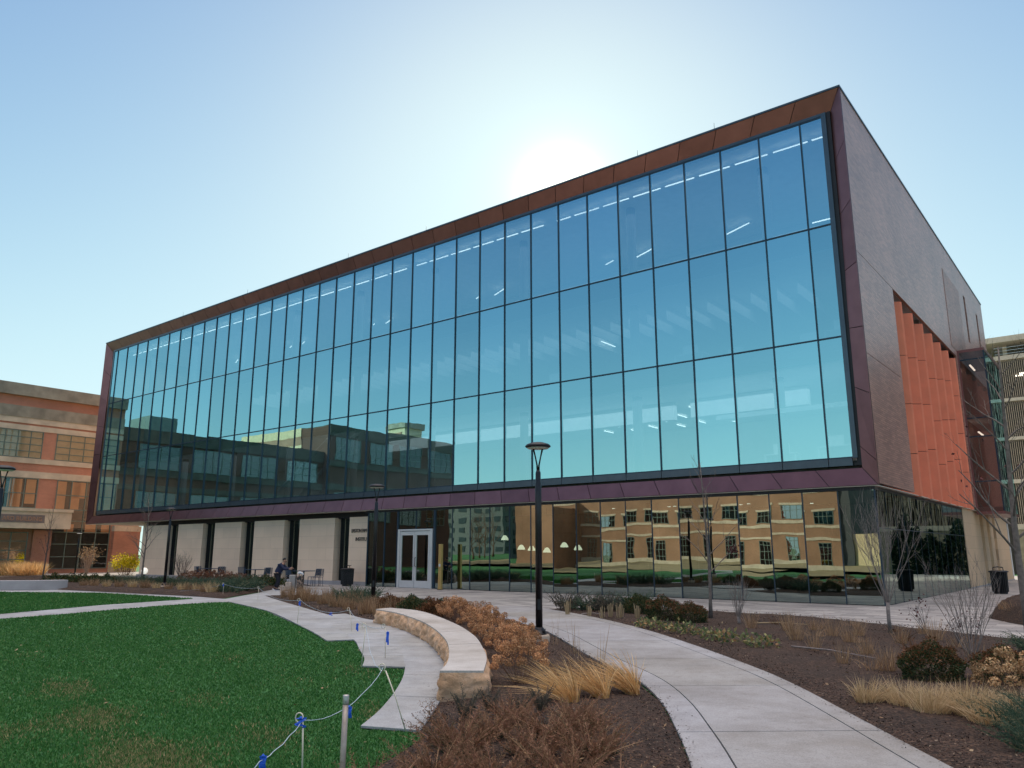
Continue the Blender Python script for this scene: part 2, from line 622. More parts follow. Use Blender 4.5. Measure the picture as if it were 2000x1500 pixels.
def mulchmat(name):
    m, t, b = new_mat(name)
    co = objco(t)
    vo = nd(t, 'ShaderNodeTexVoronoi')
    vo.inputs['Scale'].default_value = 38
    t.links.new(co, vo.inputs['Vector'])
    c = ramp(t, vo.outputs['Color'], [(0.0, (0.018, 0.010, 0.007)), (0.5, (0.050, 0.028, 0.018)), (0.85, (0.095, 0.055, 0.036)), (1.0, (0.20, 0.13, 0.085))])
    d = ramp(t, noise(t, 1.1, 5, co), [(0.3, (0.7, 0.7, 0.7)), (0.7, (1.2, 1.15, 1.1))])
    c = mixc(t, 1.0, c, d, 'MULTIPLY')
    t.links.new(c, b.inputs['Base Color'])
    b.inputs['Roughness'].default_value = 0.95
    bump(t, b, vo.outputs['Distance'], 1.0, 0.03)
    return m


def pavermat(name):
    m, t, b = new_mat(name)
    co = objco(t)
    mp = nd(t, 'ShaderNodeMapping')
    mp.inputs['Rotation'].default_value = (0, 0, -ANG)
    t.links.new(co, mp.inputs[0])
    br = nd(t, 'ShaderNodeTexBrick')
    t.links.new(mp.outputs[0], br.inputs[0])
    br.inputs['Color1'].default_value = (0.22, 0.21, 0.205, 1)
    br.inputs['Color2'].default_value = (0.44, 0.42, 0.40, 1)
    br.inputs['Mortar'].default_value = (0.14, 0.135, 0.13, 1)
    br.inputs['Scale'].default_value = 1
    br.inputs['Mortar Size'].default_value = 0.007
    br.inputs['Brick Width'].default_value = 0.8
    br.inputs['Row Height'].default_value = 0.27
    c = mixc(t, 1.0, br.outputs[0], ramp(t, noise(t, 0.7, 5, co), [(0.3, (0.85, 0.85, 0.86)), (0.7, (1.12, 1.1, 1.08))]), 'MULTIPLY')
    t.links.new(c, b.inputs['Base Color'])
    b.inputs['Roughness'].default_value = 0.75
    bump(t, b, noise(t, 80, 3, co), 0.15, 0.004)
    return m


M['lawn'] = lawnmat('lawn turf')
M['mulch'] = mulchmat('bark mulch')
M['paver'] = pavermat('grey pavers')

S = 700
struct(MB().quad((-S, -S, 0), (S, -S, 0), (S, S, 0), (-S, S, 0)).build('ground', M['lawn']))
paved = [LW(-62, -1.5), LW(-62, 40), LW(40, 40), LW(40, -2), LW(4.2, -8.4), LW(1.2, -6.7), LW(-3, -5.6), LW(-7.5, -7.4)]
walkpoly = [(-24, 37.5), (-20.35, 36.3), (-11.81, 30.2), (-10.2, 28.6), (-10.39, 33), (-12, 38), (-4, 40), (3.5, 32), (1.6, 23.0), (0.9, 16), (-9, 21), (-13.2, 16), (-30, 7), (-45, 20)]
sheet('pavement', walkpoly, 0.004, M['conc_walk'])
sheet('plaza', [LW(-62, -1.2)[:2], LW(-30, -1.6)[:2], (-10.6, 36.2), (-8.2, 35.2), (-5.8, 30.2), (-4.0, 28.0), (-2.4, 25.2), (-1.6, 23.2), (0.9, 21.5), (5.4, 20), (8.6, 15), (9.4, 13.5), (14, 11), LW(40, -6)[:2], LW(40, 40)[:2], LW(-62, 40)[:2]], 0.008, M['paver'])
upper_lawn = [(-21.27, 33.34), (-16.58, 32.51), (-11.32, 28.58), (-12.84, 25.26), (-13.65, 21.52), (-22, 11), (-60, 20), (-60, 34)]
sheet('upper_lawn', upper_lawn, 0.012, M['lawn'])
main_lawn = [(-12.6, 19.89), (-11.87, 21.52), (-10.92, 24.54), (-9.79, 26.54), (-9.37, 26.54), (-6.83, 22.44), (-4.31, 17.06), (-3.4, 14.85), (-2.92, 14.95), (-2.66, 14.31), (-2.25, 12.45), (-2.12, 11.55), (-1.5, 11.44), (-1.4, 10.51), (-1.35, 9.42), (-1.35, 8.41), (-1.4, 7.65), (-0.93, 7.55), (-0.77, 7.41), (-0.88, 6.86), (-1.01, 6.4), (-1.35, 5.0), (-1.8, 3), (-2.2, -3), (-60, -3), (-30, 2)]
sheet('lawn', main_lawn, 0.012, M['lawn'])

# mulched planting beds, gently mounded
def bed(name, poly, h=0.06, n=26000, m=None):
    P = np.array(poly)
    lo, hi = P.min(0), P.max(0)
    bm = bmesh.new()
    nx = max(8, int((hi[0] - lo[0]) / 0.35))
    ny = max(8, int((hi[1] - lo[1]) / 0.35))
    vs = [bm.verts.new((p[0], p[1], 0.016)) for p in poly]
    bm.faces.new(vs)
    for i in range(1, nx):
        bmesh.ops.bisect_plane(bm, geom=bm.verts[:] + bm.edges[:] + bm.faces[:], plane_co=(lo[0] + (hi[0] - lo[0]) * i / nx, 0, 0), plane_no=(1, 0, 0))
    for j in range(1, ny):
        bmesh.ops.bisect_plane(bm, geom=bm.verts[:] + bm.edges[:] + bm.faces[:], plane_co=(0, lo[1] + (hi[1] - lo[1]) * j / ny, 0), plane_no=(0, 1, 0))
    bmesh.ops.triangulate(bm, faces=bm.faces[:])
    A = P
    B = np.roll(P, -1, 0)
    for v in bm.verts:
        p = np.array(v.co[:2])
        d = B - A
        s = np.clip(((p - A) * d).sum(1) / (d * d).sum(1), 0, 1)
        dist = np.linalg.norm(A + d * s[:, None] - p, axis=1).min()
        k = min(1, dist / 0.5)
        v.co.z = 0.016 + h * k * (2 - k) + 0.02 * k * math.sin(v.co.x * 3.1 + 1.3 * math.sin(v.co.y * 2.3)) * math.cos(v.co.y * 2.7)
    bm.normal_update()
    bmesh.ops.reverse_faces(bm, faces=[f for f in bm.faces if f.normal.z < 0])
    me = bpy.data.meshes.new(name)
    bm.to_mesh(me)
    bm.free()
    return struct(link(name, me, m or M['mulch'], smooth=True))


bedA = [(-9.4, 30.6), (-7.15, 25.85), (-4.94, 21.25), (-4.41, 21.4), (-3.62, 19.8), (-3.2, 19.3), (-2.4, 17.4), (-1.8, 15.9), (-1.3, 13.9), (-0.95, 11.9), (-0.75, 10.2), (-0.78, 8.82), (-0.83, 7.5), (-0.77, 7.41), (-0.88, 6.86), (-1.01, 6.4), (-1.35, 5.0), (-1.8, 3), (0.6, 2.6), (1.15, 4.8), (1.36, 6.4), (1.5, 7.61), (1.61, 8.96), (1.57, 10.51), (1.2, 12.74), (0.77, 16.23), (0.3, 18.2), (-0.4, 20.4), (-1.2, 22.6), (-2.3, 25.6), (-4.0, 28.4), (-5.78, 30.0)]
bedB = [(0.97, 23.44), (1.5, 22.1), (1.96, 20.67), (2.73, 17.29), (3.15, 14.31), (3.35, 11.9), (3.44, 10.04), (3.38, 8.41), (3.27, 7.12), (3.31, 6.4), (3.2, 4.5), (2.9, 2.5), (12, 3), (14, 9), (11, 13), (9.49, 15.29), (9.1, 16.03), (8.73, 17.29), (8.31, 18.76), (7.2, 20.67), (5.65, 22.1), (3.3, 23.5)]
bedC = [(11.6, 18.9), (11.9, 20.2), (16.37, 25.75), (22, 26), (24, 17), (13, 15.5), (11.5, 17.9)]
bedD = [tuple(LW(*p)[:2]) for p in [(-34.5, -11.9), (-31.8, -10.95), (-21.53, -10.1), (-19.6, -10.3), (-22.31, -7.1), (-24.6, -4.6), (-27, -2.6), (-30, -2.2), (-34, -2.0), (-48, -1.6), (-55, -3), (-52, -9), (-42, -10.5)]]
bed('mulch_bed', bedA)
bed('mulch_bed', bedB)
bed('mulch_bed', bedC, 0.5)
bed('mulch_bed', bedD, 0.12)


def slabs(name, left, right, n, m, t0=0.02, gap=0.016, lanes=(0, 1), zs=0.0):
    """a walk cast as slabs between two edge lines, with open joints"""
    K = 6
    l = smooth_line(left, n * K + 1)
    r = smooth_line(right, n * K + 1)
    mb = MB()
    for a, b in zip(lanes[:-1], lanes[1:]):
        for i in range(n):
            lv, rv = [], []
            for k in range(K + 1):
                j = i * K + k
                pl, pr = l[j], r[j]
                tn = (l[min(j + 1, n * K)] + r[min(j + 1, n * K)] - l[max(j - 1, 0)] - r[max(j - 1, 0)])
                tn = tn / (np.linalg.norm(tn) + 1e-9)
                sh = gap / 2 if k == 0 else (-gap / 2 if k == K else 0)
                w = np.linalg.norm(pr - pl)
                fa = a + (gap / 2 / w if a > 0 else 0)
                fb = b - (gap / 2 / w if b < 1 else 0)
                lv.append(pl + (pr - pl) * fa + tn * sh)
                rv.append(pl + (pr - pl) * fb + tn * sh)
            mb.prism([tuple(p) for p in rv] + [tuple(p) for p in reversed(lv)], 0.018, 0.018 + t0)
    o = mb.build(name, m, bevel=0.0)
    bm = bmesh.new()
    bm.from_mesh(o.data)
    bmesh.ops.recalc_face_normals(bm, faces=bm.faces[:])
    bm.to_mesh(o.data)
    bm.free()
    base = [tuple(p) for p in l] + [tuple(p) for p in r[::-1]]
    sheet('joint_bed', base, 0.0165, M['concbase'])
    return struct(o)


path_left = [(-1.75, 24.2), (-1.2, 22.6), (-0.4, 20.4), (0.3, 18.2), (0.77, 16.23), (1.2, 12.74), (1.57, 10.51), (1.61, 8.96), (1.5, 7.61), (1.36, 6.4), (1.05, 4.4), (0.6, 2.6)]
path_right = [(0.7, 24.4), (1.05, 23.1), (1.96, 20.5), (2.73, 17.29), (3.15, 14.31), (3.4, 11.5), (3.44, 10.04), (3.38, 8.41), (3.31, 6.9), (3.28, 6.2), (3.15, 4.4), (2.9, 2.6)]
slabs('garden_path', path_left, path_right, 9, M['conc'], lanes=(0, 0.17, 0.87, 1))
J1 = smooth_line([(-8.96, 27.09), (-6.7, 23.2), (-4.61, 19.17), (-3.6, 16.9), (-2.9, 14.95), (-2.55, 13.6), (-2.25, 12.45), (-2.12, 11.59)], 160)
J2 = smooth_line([(-4.79, 21.0), (-3.88, 19.17), (-2.38, 15.75), (-1.88, 13.72), (-1.5, 11.5)], 100)
slabs('bench_walk', [(-9.37, 26.54), (-6.83, 22.44), (-4.31, 17.06), (-3.38, 14.85)], [tuple(p) for p in J1 if p[1] > 14.97], 11, M['conc_walk'])
slabs('bench_walk', J1, [(-8.6, 28.6), (-7.2, 25.8), (-5.6, 22.6)] + [tuple(p) for p in J2], 15, M['conc_walk'])
slabs('bench_walk', [tuple(p) for p in J2] + [(-1.4, 10.51), (-1.35, 9.42), (-1.35, 8.41), (-1.4, 7.69)], [(-4.41, 21.34), (-3.62, 19.74), (-3.05, 18.9), (-2.5, 17.8), (-1.85, 16.2), (-1.36, 14.5), (-0.98, 12.86), (-0.84, 11.5), (-0.78, 9.4), (-0.79, 8.6), (-0.83, 7.5)], 9, M['conc_walk'])
meadow = [LW(-75, -79.5)[:2], LW(-10, -79.5)[:2], LW(-4, -36)[:2], LW(-30, -34)[:2], LW(-75, -38)[:2]]
sheet('meadow', meadow, 0.012, plain('dry meadow', (0.27, 0.215, 0.11), 0.95, 0, 0.35, 0.6))  # dry grass sheet, added darker over lit lawn in place of shade

# ------------------------------------------------------------------ the glass building
B = root('glass_building', BO, ANG)
tag(B, 'long blue glass building with copper frame and plum brick end wall over a glazed lobby', 'building')
XL = -54.95                     # left end
ZT, ZB = 17.62, 3.70            # frame top and bottom
GX0, GX1 = -53.75, -0.62        # upper glass left and right
GZ = [4.60, 8.67, 12.69, 16.80]
GY = 0.10                       # upper glass plane
FY = -0.10                      # outer edge of the frame

# walls of the upper box
w = MB()
X0, X1 = 0.02, 0.12
for y0, y1, z0, z1 in [(0.03, 5.0, ZB + 0.05, 7.98), (0.03, 5.0, 8.0, 11.53), (0.03, 23.6, 11.55, 13.45), (18.5, 31.2, ZB + 0.05, 11.55),
                       (0.03, 23.6, 13.45, 16.25), (24.25, 28.1, 13.45, 16.25), (28.75, 31.2, 13.45, 16.25), (23.6, 31.2, 11.55, 13.45),
                       (0.03, 31.2, 16.25, ZT - 0.04)]:
    w.box(X0, X1, y0, y1, z0, z1)
w.build('brick_wall', M['sidebrick'], B)
MB().box(-0.10, 0.015, 23.55, 28.8, 13.4, 16.3).build('slot_window', M['dark'], B)
# a patch of louvred brick high on the end wall
lv = MB()
for k in range(46):
    lv.box(0.122, 0.140, 17.3, 22.0, 11.9 + k * 0.09, 11.9 + k * 0.09 + 0.07)
lv.build('brick_louver', M['sidebrick'], B)
MB().box(XL, XL + 0.1, 0.03, 31.2, ZB + 0.05, ZT - 0.04).build('brick_wall', M['leftbrick'], B)
MB().box(XL + 0.4, X0 - 0.02, 30.8, 31.2, 0.2, ZT - 0.04).build('rear_wall', M['inwall'], B)
MB().box(XL + 0.02, X1 - 0.02, 0.7, 31.15, ZT - 0.45, ZT - 0.1).build('roof', M['infloor'], B)
cp = MB()
cp.box(X1 - 0.30, X1 + 0.03, FY - 0.02, 31.25, ZT - 0.04, ZT + 0.03)
cp.box(XL - 0.03, XL + 0.3, FY - 0.02, 31.25, ZT - 0.04, ZT + 0.03)
cp.box(XL + 0.3, X1 - 0.30, FY - 0.02, 0.35, ZT - 0.04, ZT + 0.03)
cp.build('parapet_cap', M['sillband'], B)
MB().box(X1 + 0.001, X1 + 0.007, FY, 0.04, ZB, ZT - 0.04).build('frame_edge', M['copper'], B)
MB().box(XL - 0.007, XL - 0.001, FY, 0.04, ZB, ZT - 0.04).build('frame_edge', M['copper'], B)
rods = MB()
for x in (-44.0, -36.2, -26.4, -20.3, -14.2, -10.9, -8.0, -4.6):
    rods.tube([(x, 0.12, ZT), (x, 0.12, ZT + 0.42)], [0.012, 0.006], 5)
rods.build('lightning_rod', M['dark'], B)

# copper frame: four mitred runs of panels leaning back towards the glass
IN = 0.22                       # depth of the inner edge
ix0, ix1, iz0, iz1 = XL + 0.62, X1 - 0.47, ZB + 0.56, ZT - 0.80


def bevel_run(name, a0, a1, b0, b1, cuts):
    """panels between an outer line a0-a1 and an inner line b0-b1, with open joints over a dark backing"""
    mb = MB()
    bk = MB()
    a0, a1, b0, b1 = map(Vector, (a0, a1, b0, b1))
    nrm = (a1 - a0).cross(b0 - a0).normalized()
    if nrm.y > 0:
        nrm = -nrm
    L = (a1 - a0).length
    g = 0.013 / L
    for s0, s1 in zip(cuts[:-1], cuts[1:]):
        s0 += g
        s1 -= g
        q = [a0.lerp(a1, s0), a0.lerp(a1, s1), b0.lerp(b1, s1), b0.lerp(b1, s0)]
        back = [p - nrm * 0.04 for p in q]
        mb.add(q + back, [(0, 1, 2, 3), (7, 6, 5, 4), (0, 4, 5, 1), (1, 5, 6, 2), (2, 6, 7, 3), (3, 7, 4, 0)])
    o = mb.build(name, M['copper'], B)
    bm = bmesh.new()
    bm.from_mesh(o.data)
    bmesh.ops.recalc_face_normals(bm, faces=bm.faces[:])
    bm.to_mesh(o.data)
    bm.free()
    bk.quad(*[p - nrm * 0.06 for p in (a0, a1, b1, b0)])
    bk.build('seam_backing', M['dark'], o)


Lx = X1 - XL
def cutx():
    c = [0.0]
    x = -1.38 - 1.523 * 34
    while x < -1.0:
        f = (x - XL) / Lx
        if f > 0.02:
            c.append(f)
        x += 1.523
    c.append(1.0)
    return c


bevel_run('copper_trim', (XL, FY, ZT), (X1, FY, ZT), (ix0, IN, iz1), (ix1, IN, iz1), cutx())
bevel_run('copper_trim', (XL, FY, ZB), (X1, FY, ZB), (ix0, 0.06, iz0), (ix1, 0.06, iz0), cutx())
zc = [0, 0.055, 0.21, 0.37, 0.53, 0.69, 0.85, 1.0]
bevel_run('copper_trim', (X1, FY, ZB), (X1, FY, ZT), (ix1, 0.06, iz0), (ix1, IN, iz1), zc)
bevel_run('copper_trim', (XL, FY, ZB), (XL, FY, ZT), (ix0, 0.06, iz0), (ix0, IN, iz1), zc)

# glass box: dark returns that also paint the shadow gap black, edge frame, mullion grid, panes
ed = MB()
ed.box(GX0 - 0.30, GX0 - 0.12, GY + 0.03, IN + 0.2, GZ[0] - 0.24, GZ[3] + 0.12)
ed.box(GX1 + 0.12, GX1 + 0.30, GY + 0.03, IN + 0.2, GZ[0] - 0.24, GZ[3] + 0.12)
ed.box(GX0 - 0.12, GX1 + 0.12, GY + 0.06, IN + 0.2, GZ[3] + 0.02, GZ[3] + 0.12)
ed.box(GX0 - 0.12, GX1 + 0.12, GY + 0.06, IN + 0.2, GZ[0] - 0.24, GZ[0] - 0.14)
ed.build('box_return_shadow', M['dark'], B)
fr = MB()
fr.box(GX0 - 0.16, GX1 + 0.16, GY - 0.03, GY + 0.06, GZ[3], GZ[3] + 0.10)
fr.box(GX0 - 0.16, GX0, GY - 0.03, GY + 0.06, GZ[0], GZ[3])
fr.box(GX1, GX1 + 0.16, GY - 0.03, GY + 0.06, GZ[0], GZ[3])
xs = [GX1] + [-1.38 - 1.523 * k for k in range(35)]
xs = [x for x in xs if x > GX0 + 0.1] + [GX0]
for a, b in zip(xs[:-1], xs[1:]):
    fr.box(b + 0.012, a - 0.012, GY - 0.025, GY + 0.06, GZ[0] - 0.24, GZ[0])
fr.build('glass_frame', M['sillband'], B)
ml = MB()
for x in xs[1:-1]:
    ml.box(x - 0.021, x + 0.021, GY - 0.045, GY + 0.12, GZ[0] + 0.002, GZ[3] - 0.002)
for z in GZ[1:3]:
    ml.box(GX0 + 0.002, GX1 - 0.002, GY - 0.028, GY + 0.10, z - 0.026, z + 0.026)
ml.box(GX0, GX1, GY - 0.022, GY + 0.09, GZ[0], GZ[0] + 0.045)
ml.box(GX0, GX1, GY - 0.022, GY + 0.09, GZ[3] - 0.06, GZ[3] - 0.0015)
ml.build('mullion_grid', M['mull'], B)


def pane(name, x0, x1, z0, z1, y, m, tilt):
    cx, cz = (x0 + x1) / 2, (z0 + z1) / 2
    hx, hz = (x1 - x0) / 2, (z1 - z0) / 2
    o = MB().quad((-hx, 0, -hz), (hx, 0, -hz), (hx, 0, hz), (-hx, 0, hz)).build(name, m, B)
    o.location = (cx, y, cz)
    o.rotation_euler = (R(random.gauss(0, tilt)), 0, R(random.gauss(0, tilt)))
    return o


far = MB()
for i, (a, b) in enumerate(zip(xs[:-1], xs[1:])):
    for j in range(3):
        if i >= len(xs) - 5:
            far.quad((b, GY, GZ[j]), (a, GY, GZ[j]), (a, GY, GZ[j + 1]), (b, GY, GZ[j + 1]))
        else:
            pane('window_pane', b, a, GZ[j], GZ[j + 1], GY, M['glass_up'], 0.06)
far.build('window_pane', M['glass_up'], B)['kind'] = 'stuff'

# inside: slabs, ceilings, back walls, columns, braces, lights, bulkheads
for z in (GZ[0] - 0.3, GZ[1] - 0.18, GZ[2] - 0.18):
    MB().box(XL + 0.5, X0 - 0.42, GY + 0.25, 24, z, z + 0.24).build('floor_slab', M['infloor'], B)
for z, y0 in ((GZ[1] - 0.55, 1.4), (GZ[2] - 0.5, 1.2), (GZ[3] + 0.02, 0.5)):
    MB().box(XL + 0.5, X0 - 0.42, y0, 22, z, z + 0.06).build('ceiling', M['ceil'], B)
for z0, z1, y in ((GZ[0], GZ[1] - 0.6, 11.5), (GZ[1] + 0.1, GZ[2] - 0.55, 12.5), (GZ[2] + 0.1, GZ[3], 9.0)):
    MB().box(XL + 0.5, X0 - 0.42, y, y + 0.15, z0, z1).build('partition_wall', M['inwall'], B)
for x0, x1 in ((-18.2, -2.3), (-34.5, -19.6), (-52, -36.8)):
    MB().box(x0, x1, 4.8, 5.1, GZ[2] + 0.08, GZ[2] + 2.05).build('half_wall', M['ceil'], B)
for k in range(9):
    x = -3.7 - 6.1 * k
    MB().lathe([(0.2, GZ[0]), (0.2, GZ[3])], 14, (x, 2.6, 0)).build('column', M['incol'], B)
for x0, x1 in ((-33.8, -28.2), (-31.2, -26.0)):
    MB().tube([(x0, 1.2, GZ[0] + 0.1), (x1, 1.2, GZ[1] - 0.5)], 0.12, 4).build('brace', M['inwall'], B)
for z in (GZ[1] - 1.35, ):
    for x0, x1 in ((-27.2, -9.0), (-8.2, -3.2)):
        MB().box(x0, x1, 4.4, 4.7, z, z + 0.75).build('bulkhead', M['ceil'], B)
MB().box(-28.70, -27.35, GY + 0.2, GY + 0.22, GZ[1] + 0.1, GZ[2] - 0.1).build('roller_blind', M['ceil'], B)
MB().box(-6.2, -1.2, 2.4, 2.9, 6.72, 6.9).build('light_shelf', M['ceil'], B)
fins = MB()
for k in range(40):
    x = -40 + k * 0.95
    fins.box(x, x + 0.05, 3.4, 9.0, GZ[2] - 1.15, GZ[2] - 0.55)
fins.build('ceiling_baffle', M['ceil'], B)
for x, y, z, h in ((-8.0, 2.6, GZ[1], 1.0), (-11.4, 4.0, GZ[1], 0.8), (-15.2, 3.0, GZ[1], 0.9), (-6.3, 3.2, GZ[1], 0.75), (-3.4, 3.4, GZ[1], 0.9), (-2.0, 3.0, GZ[1], 1.1), (-3.2, 5.0, GZ[0], 1.1), (-5.2, 4.6, GZ[0], 0.9)):
    d = MB()
    d.box(x, x + 1.3, y, y + 0.7, z + h - 0.05, z + h)
    for a, b in ((0.02, 0.02), (1.22, 0.02), (0.02, 0.62), (1.22, 0.62)):
        d.box(x + a, x + a + 0.06, y + b, y + b + 0.06, z + 0.05, z + h - 0.05)
    d.box(x + 0.3, x + 0.95, y + 0.3, y + 0.34, z + h, z + h + 0.42)
    d.build('desk', M['inwall'], B)

strip = [-0.95]
for k in range(34):
    xa, xb = -1.38 - 1.523 * k, -1.38 - 1.523 * (k + 1)
    gapl = 0.7 if k in (7, 13) else 0.14
    MB().box(xb + gapl, xa - 0.08, 1.16, 1.22, GZ[3] - 0.22, GZ[3] - 0.19).build('ceiling_light', M['light'], B)
MB().box(-1.3, -0.75, 1.16, 1.22, GZ[3] - 0.22, GZ[3] - 0.19).build('ceiling_light', M['light'], B)


def lightbar(x, y, z, L, a, wd=0.05):
    o = MB().box(-L / 2, L / 2, -wd / 2, wd / 2, -0.018, 0.018).build('ceiling_light', M['light'], B)
    o.location = (x, y, z)
    o.rotation_euler = (0, 0, a)


for x, L in ((-11.6, 1.6), (-13.6, 0.7), (-21.0, 1.5), (-22.7, 0.6), (-30.4, 1.4), (-32.0, 0.7), (-39.6, 1.3), (-41.0, 0.6), (-48.0, 1.3), (-6.6, 1.5)):
    lightbar(x, 7.0, GZ[3] - 0.3, L, R(-24))
for i, x in enumerate(np.arange(-15.6, -7.4, 1.35)):
    for j, y in enumerate((5.6, 7.7, 9.8)):
        lightbar(float(x), y + 0.5 * (i % 2), GZ[1] - 0.62, 0.95, PI / 2, 0.05)
lightbar(-13.2, 6.0, GZ[2] - 0.9, 1.3, PI / 2)
lightbar(-20.4, 6.5, GZ[2] - 0.9, 1.3, PI / 2)
lightbar(-1.6, 5.6, GZ[3] - 1.55, 2.4, 0, 0.05)

for z, pw in ((GZ[1] - 0.72, 1150), (GZ[2] - 0.7, 350), (GZ[3] - 0.30, 1000)):
    la = bpy.data.lights.new('ceiling_lamps', 'AREA')
    la.shape = 'RECTANGLE'
    la.size, la.size_y = 52, 5
    la.energy = pw
    la.color = (1.0, 0.95, 0.86)
    lo_ = bpy.data.objects.new('ceiling_lamps', la)
    COL.objects.link(lo_)
    lo_.parent = B
    lo_.location = (-27.5, 3.2, z)

# ground floor: lobby glazing to the right, limestone bays to the left
LZ = 3.56
LY = 0.08
lx = [-0.05, -1.19, -2.33, -3.45, -4.58, -5.70, -6.83, -7.95, -9.07, -10.21, -11.35, -12.50, -13.64, -14.78, -15.88, -17.02, -18.10, -19.20]
lm = MB()
for a, b in zip(lx[:-1], lx[1:]):
    pane('lobby_pane', b, a, 0.03, LZ, LY, M['glass_low'], 0.14)
    lm.box(b - 0.016, b + 0.016, LY - 0.02, LY + 0.09, 0.01, LZ)
lm.box(-0.085, -0.035, LY - 0.02, LY + 0.03, 0.01, LZ)
for x0, x1 in ((-22.55, -21.66), (-23.75, -22.62)):
    pane('lobby_pane', x0, x1, 0.03, LZ, LY, M['glass_low'], 0.10)
for x in (-22.58, -23.80):
    lm.box(x - 0.03, x + 0.03, LY - 0.03, LY + 0.10, 0.01, LZ)
lm.box(-19.26, -19.14, LY - 0.04, LY + 0.12, 0.01, LZ)
lm.box(-21.70, -21.60, LY - 0.04, LY + 0.12, 0.01, LZ)
for x0, x1 in ((-20.40, -19.26), (-21.60, -20.44)):
    pane('lobby_pane', x0, x1, 2.72, LZ, LY, M['glass_low'], 0.08)
lm.box(-20.44, -20.40, LY - 0.03, LY + 0.10, 2.70, LZ)
sy = [LY + 0.04 + 1.18 * k for k in range(14)]
for k in range(13):
    o = pane('lobby_pane', -0.59, 0.59, 0.03, LZ, 0, M['glass_low'], 0.05)
    o.location = (-0.05, (sy[k] + sy[k + 1]) / 2, (0.03 + LZ) / 2)
    o.rotation_euler = (0, 0, PI / 2 + R(random.gauss(0, 0.05)))
    lm.box(-0.10, -0.045, sy[k + 1] - 0.008, sy[k + 1] + 0.008, 0.01, LZ)
lm.box(-0.09, -0.046, sy[0], sy[-1], 2.36, 2.385)
lm.build('lobby_mullion', M['mull'], B)
MB().box(-24.0, -0.06, LY + 0.12, 15.4, 0.012, 0.03).build('lobby_floor', M['infloor'], B)
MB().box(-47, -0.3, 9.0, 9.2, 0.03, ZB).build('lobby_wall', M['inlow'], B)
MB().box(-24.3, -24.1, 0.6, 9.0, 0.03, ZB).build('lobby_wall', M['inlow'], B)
for x, y in ((-3.6, 3.4), (-9.7, 3.4), (-15.8, 3.4), (-3.6, 8.2), (-9.7, 8.2)):
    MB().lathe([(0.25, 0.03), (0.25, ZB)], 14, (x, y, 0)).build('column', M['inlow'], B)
pend = emit('pendant glow', (1.0, 0.86, 0.6), 2.2)
for x, y, z in ((-16.1, 2.6, 1.75), (-15.2, 2.2, 1.70), (-14.5, 2.4, 1.62), (-13.9, 2.9, 1.85), (-12.7, 2.2, 1.72), (-17.4, 3.0, 2.2)):
    s = MB().lathe([(0.02, 0.22), (0.08, 0.20), (0.17, 0.06), (0.18, 0.0)], 12, (x, y, z)).build('pendant_lamp', pend, B)
    MB().tube([(x, y, z + 0.22), (x, y, LZ)], 0.008, 4).build('cord', M['dark'], s)
for x, z in ((-10.7, 3.30), (-8.15, 3.28), (-7.9, 3.29), (-5.2, 3.25), (-2.6, 3.2), (-4.9, 3.27)):
    MB().lathe([(0.06, 0.02), (0.06, 0.0)], 10, (x, 1.9, z + 0.1)).build('downlight', M['light'], B)
# soffit under the overhanging box, drip gap at its lip
MB().box(XL + 0.02, X1 - 0.02, -0.06, 31, ZB - 0.035, ZB - 0.015).build('soffit', M['soffit'], B)
st = MB()
st.box(-24.0, X1 - 0.16, LY - 0.05, LY + 0.2, LZ, ZB - 0.04)
st.box(-0.12, X1 - 0.16, LY + 0.2, 15.5, LZ, ZB - 0.04)
st.box(-47.3, -24.0, 0.5, 0.7, 3.36, ZB - 0.04)
st.build('head_strip', M['dark'], B)

# entrance doors
df = MB()
df.box(-21.56, -21.42, LY - 0.10, LY + 0.05, 0.01, 2.62)
df.box(-19.42, -19.28, LY - 0.10, LY + 0.05, 0.01, 2.62)
df.box(-21.56, -19.28, LY - 0.10, LY + 0.05, 2.62, 2.70)
df.build('door_frame', M['aluminium'], B, bevel=0.008)
for x0, x1, hx in ((-21.40, -20.43, -20.52), (-20.41, -19.44, -20.32)):
    d = MB()
    d.box(x0, x0 + 0.10, LY - 0.08, LY - 0.02, 0.02, 2.60)
    d.box(x1 - 0.10, x1, LY - 0.08, LY - 0.02, 0.02, 2.60)
    d.box(x0 + 0.10, x1 - 0.10, LY - 0.08, LY - 0.02, 0.02, 0.34)
    d.box(x0 + 0.10, x1 - 0.10, LY - 0.08, LY - 0.02, 2.42, 2.60)
    dr = d.build('entrance_door', M['aluminium'], B)
    g = MB().quad((x0 + 0.10, LY - 0.05, 0.34), (x1 - 0.10, LY - 0.05, 0.34), (x1 - 0.10, LY - 0.05, 2.42), (x0 + 0.10, LY - 0.05, 2.42)).build('door_glass', M['glass_low'], dr)
    MB().tube([(hx, LY - 0.08, 0.98), (hx, LY - 0.14, 1.0), (hx, LY - 0.14, 1.38), (hx, LY - 0.08, 1.40)], 0.014, 6).build('pull_handle', M['dark'], dr)

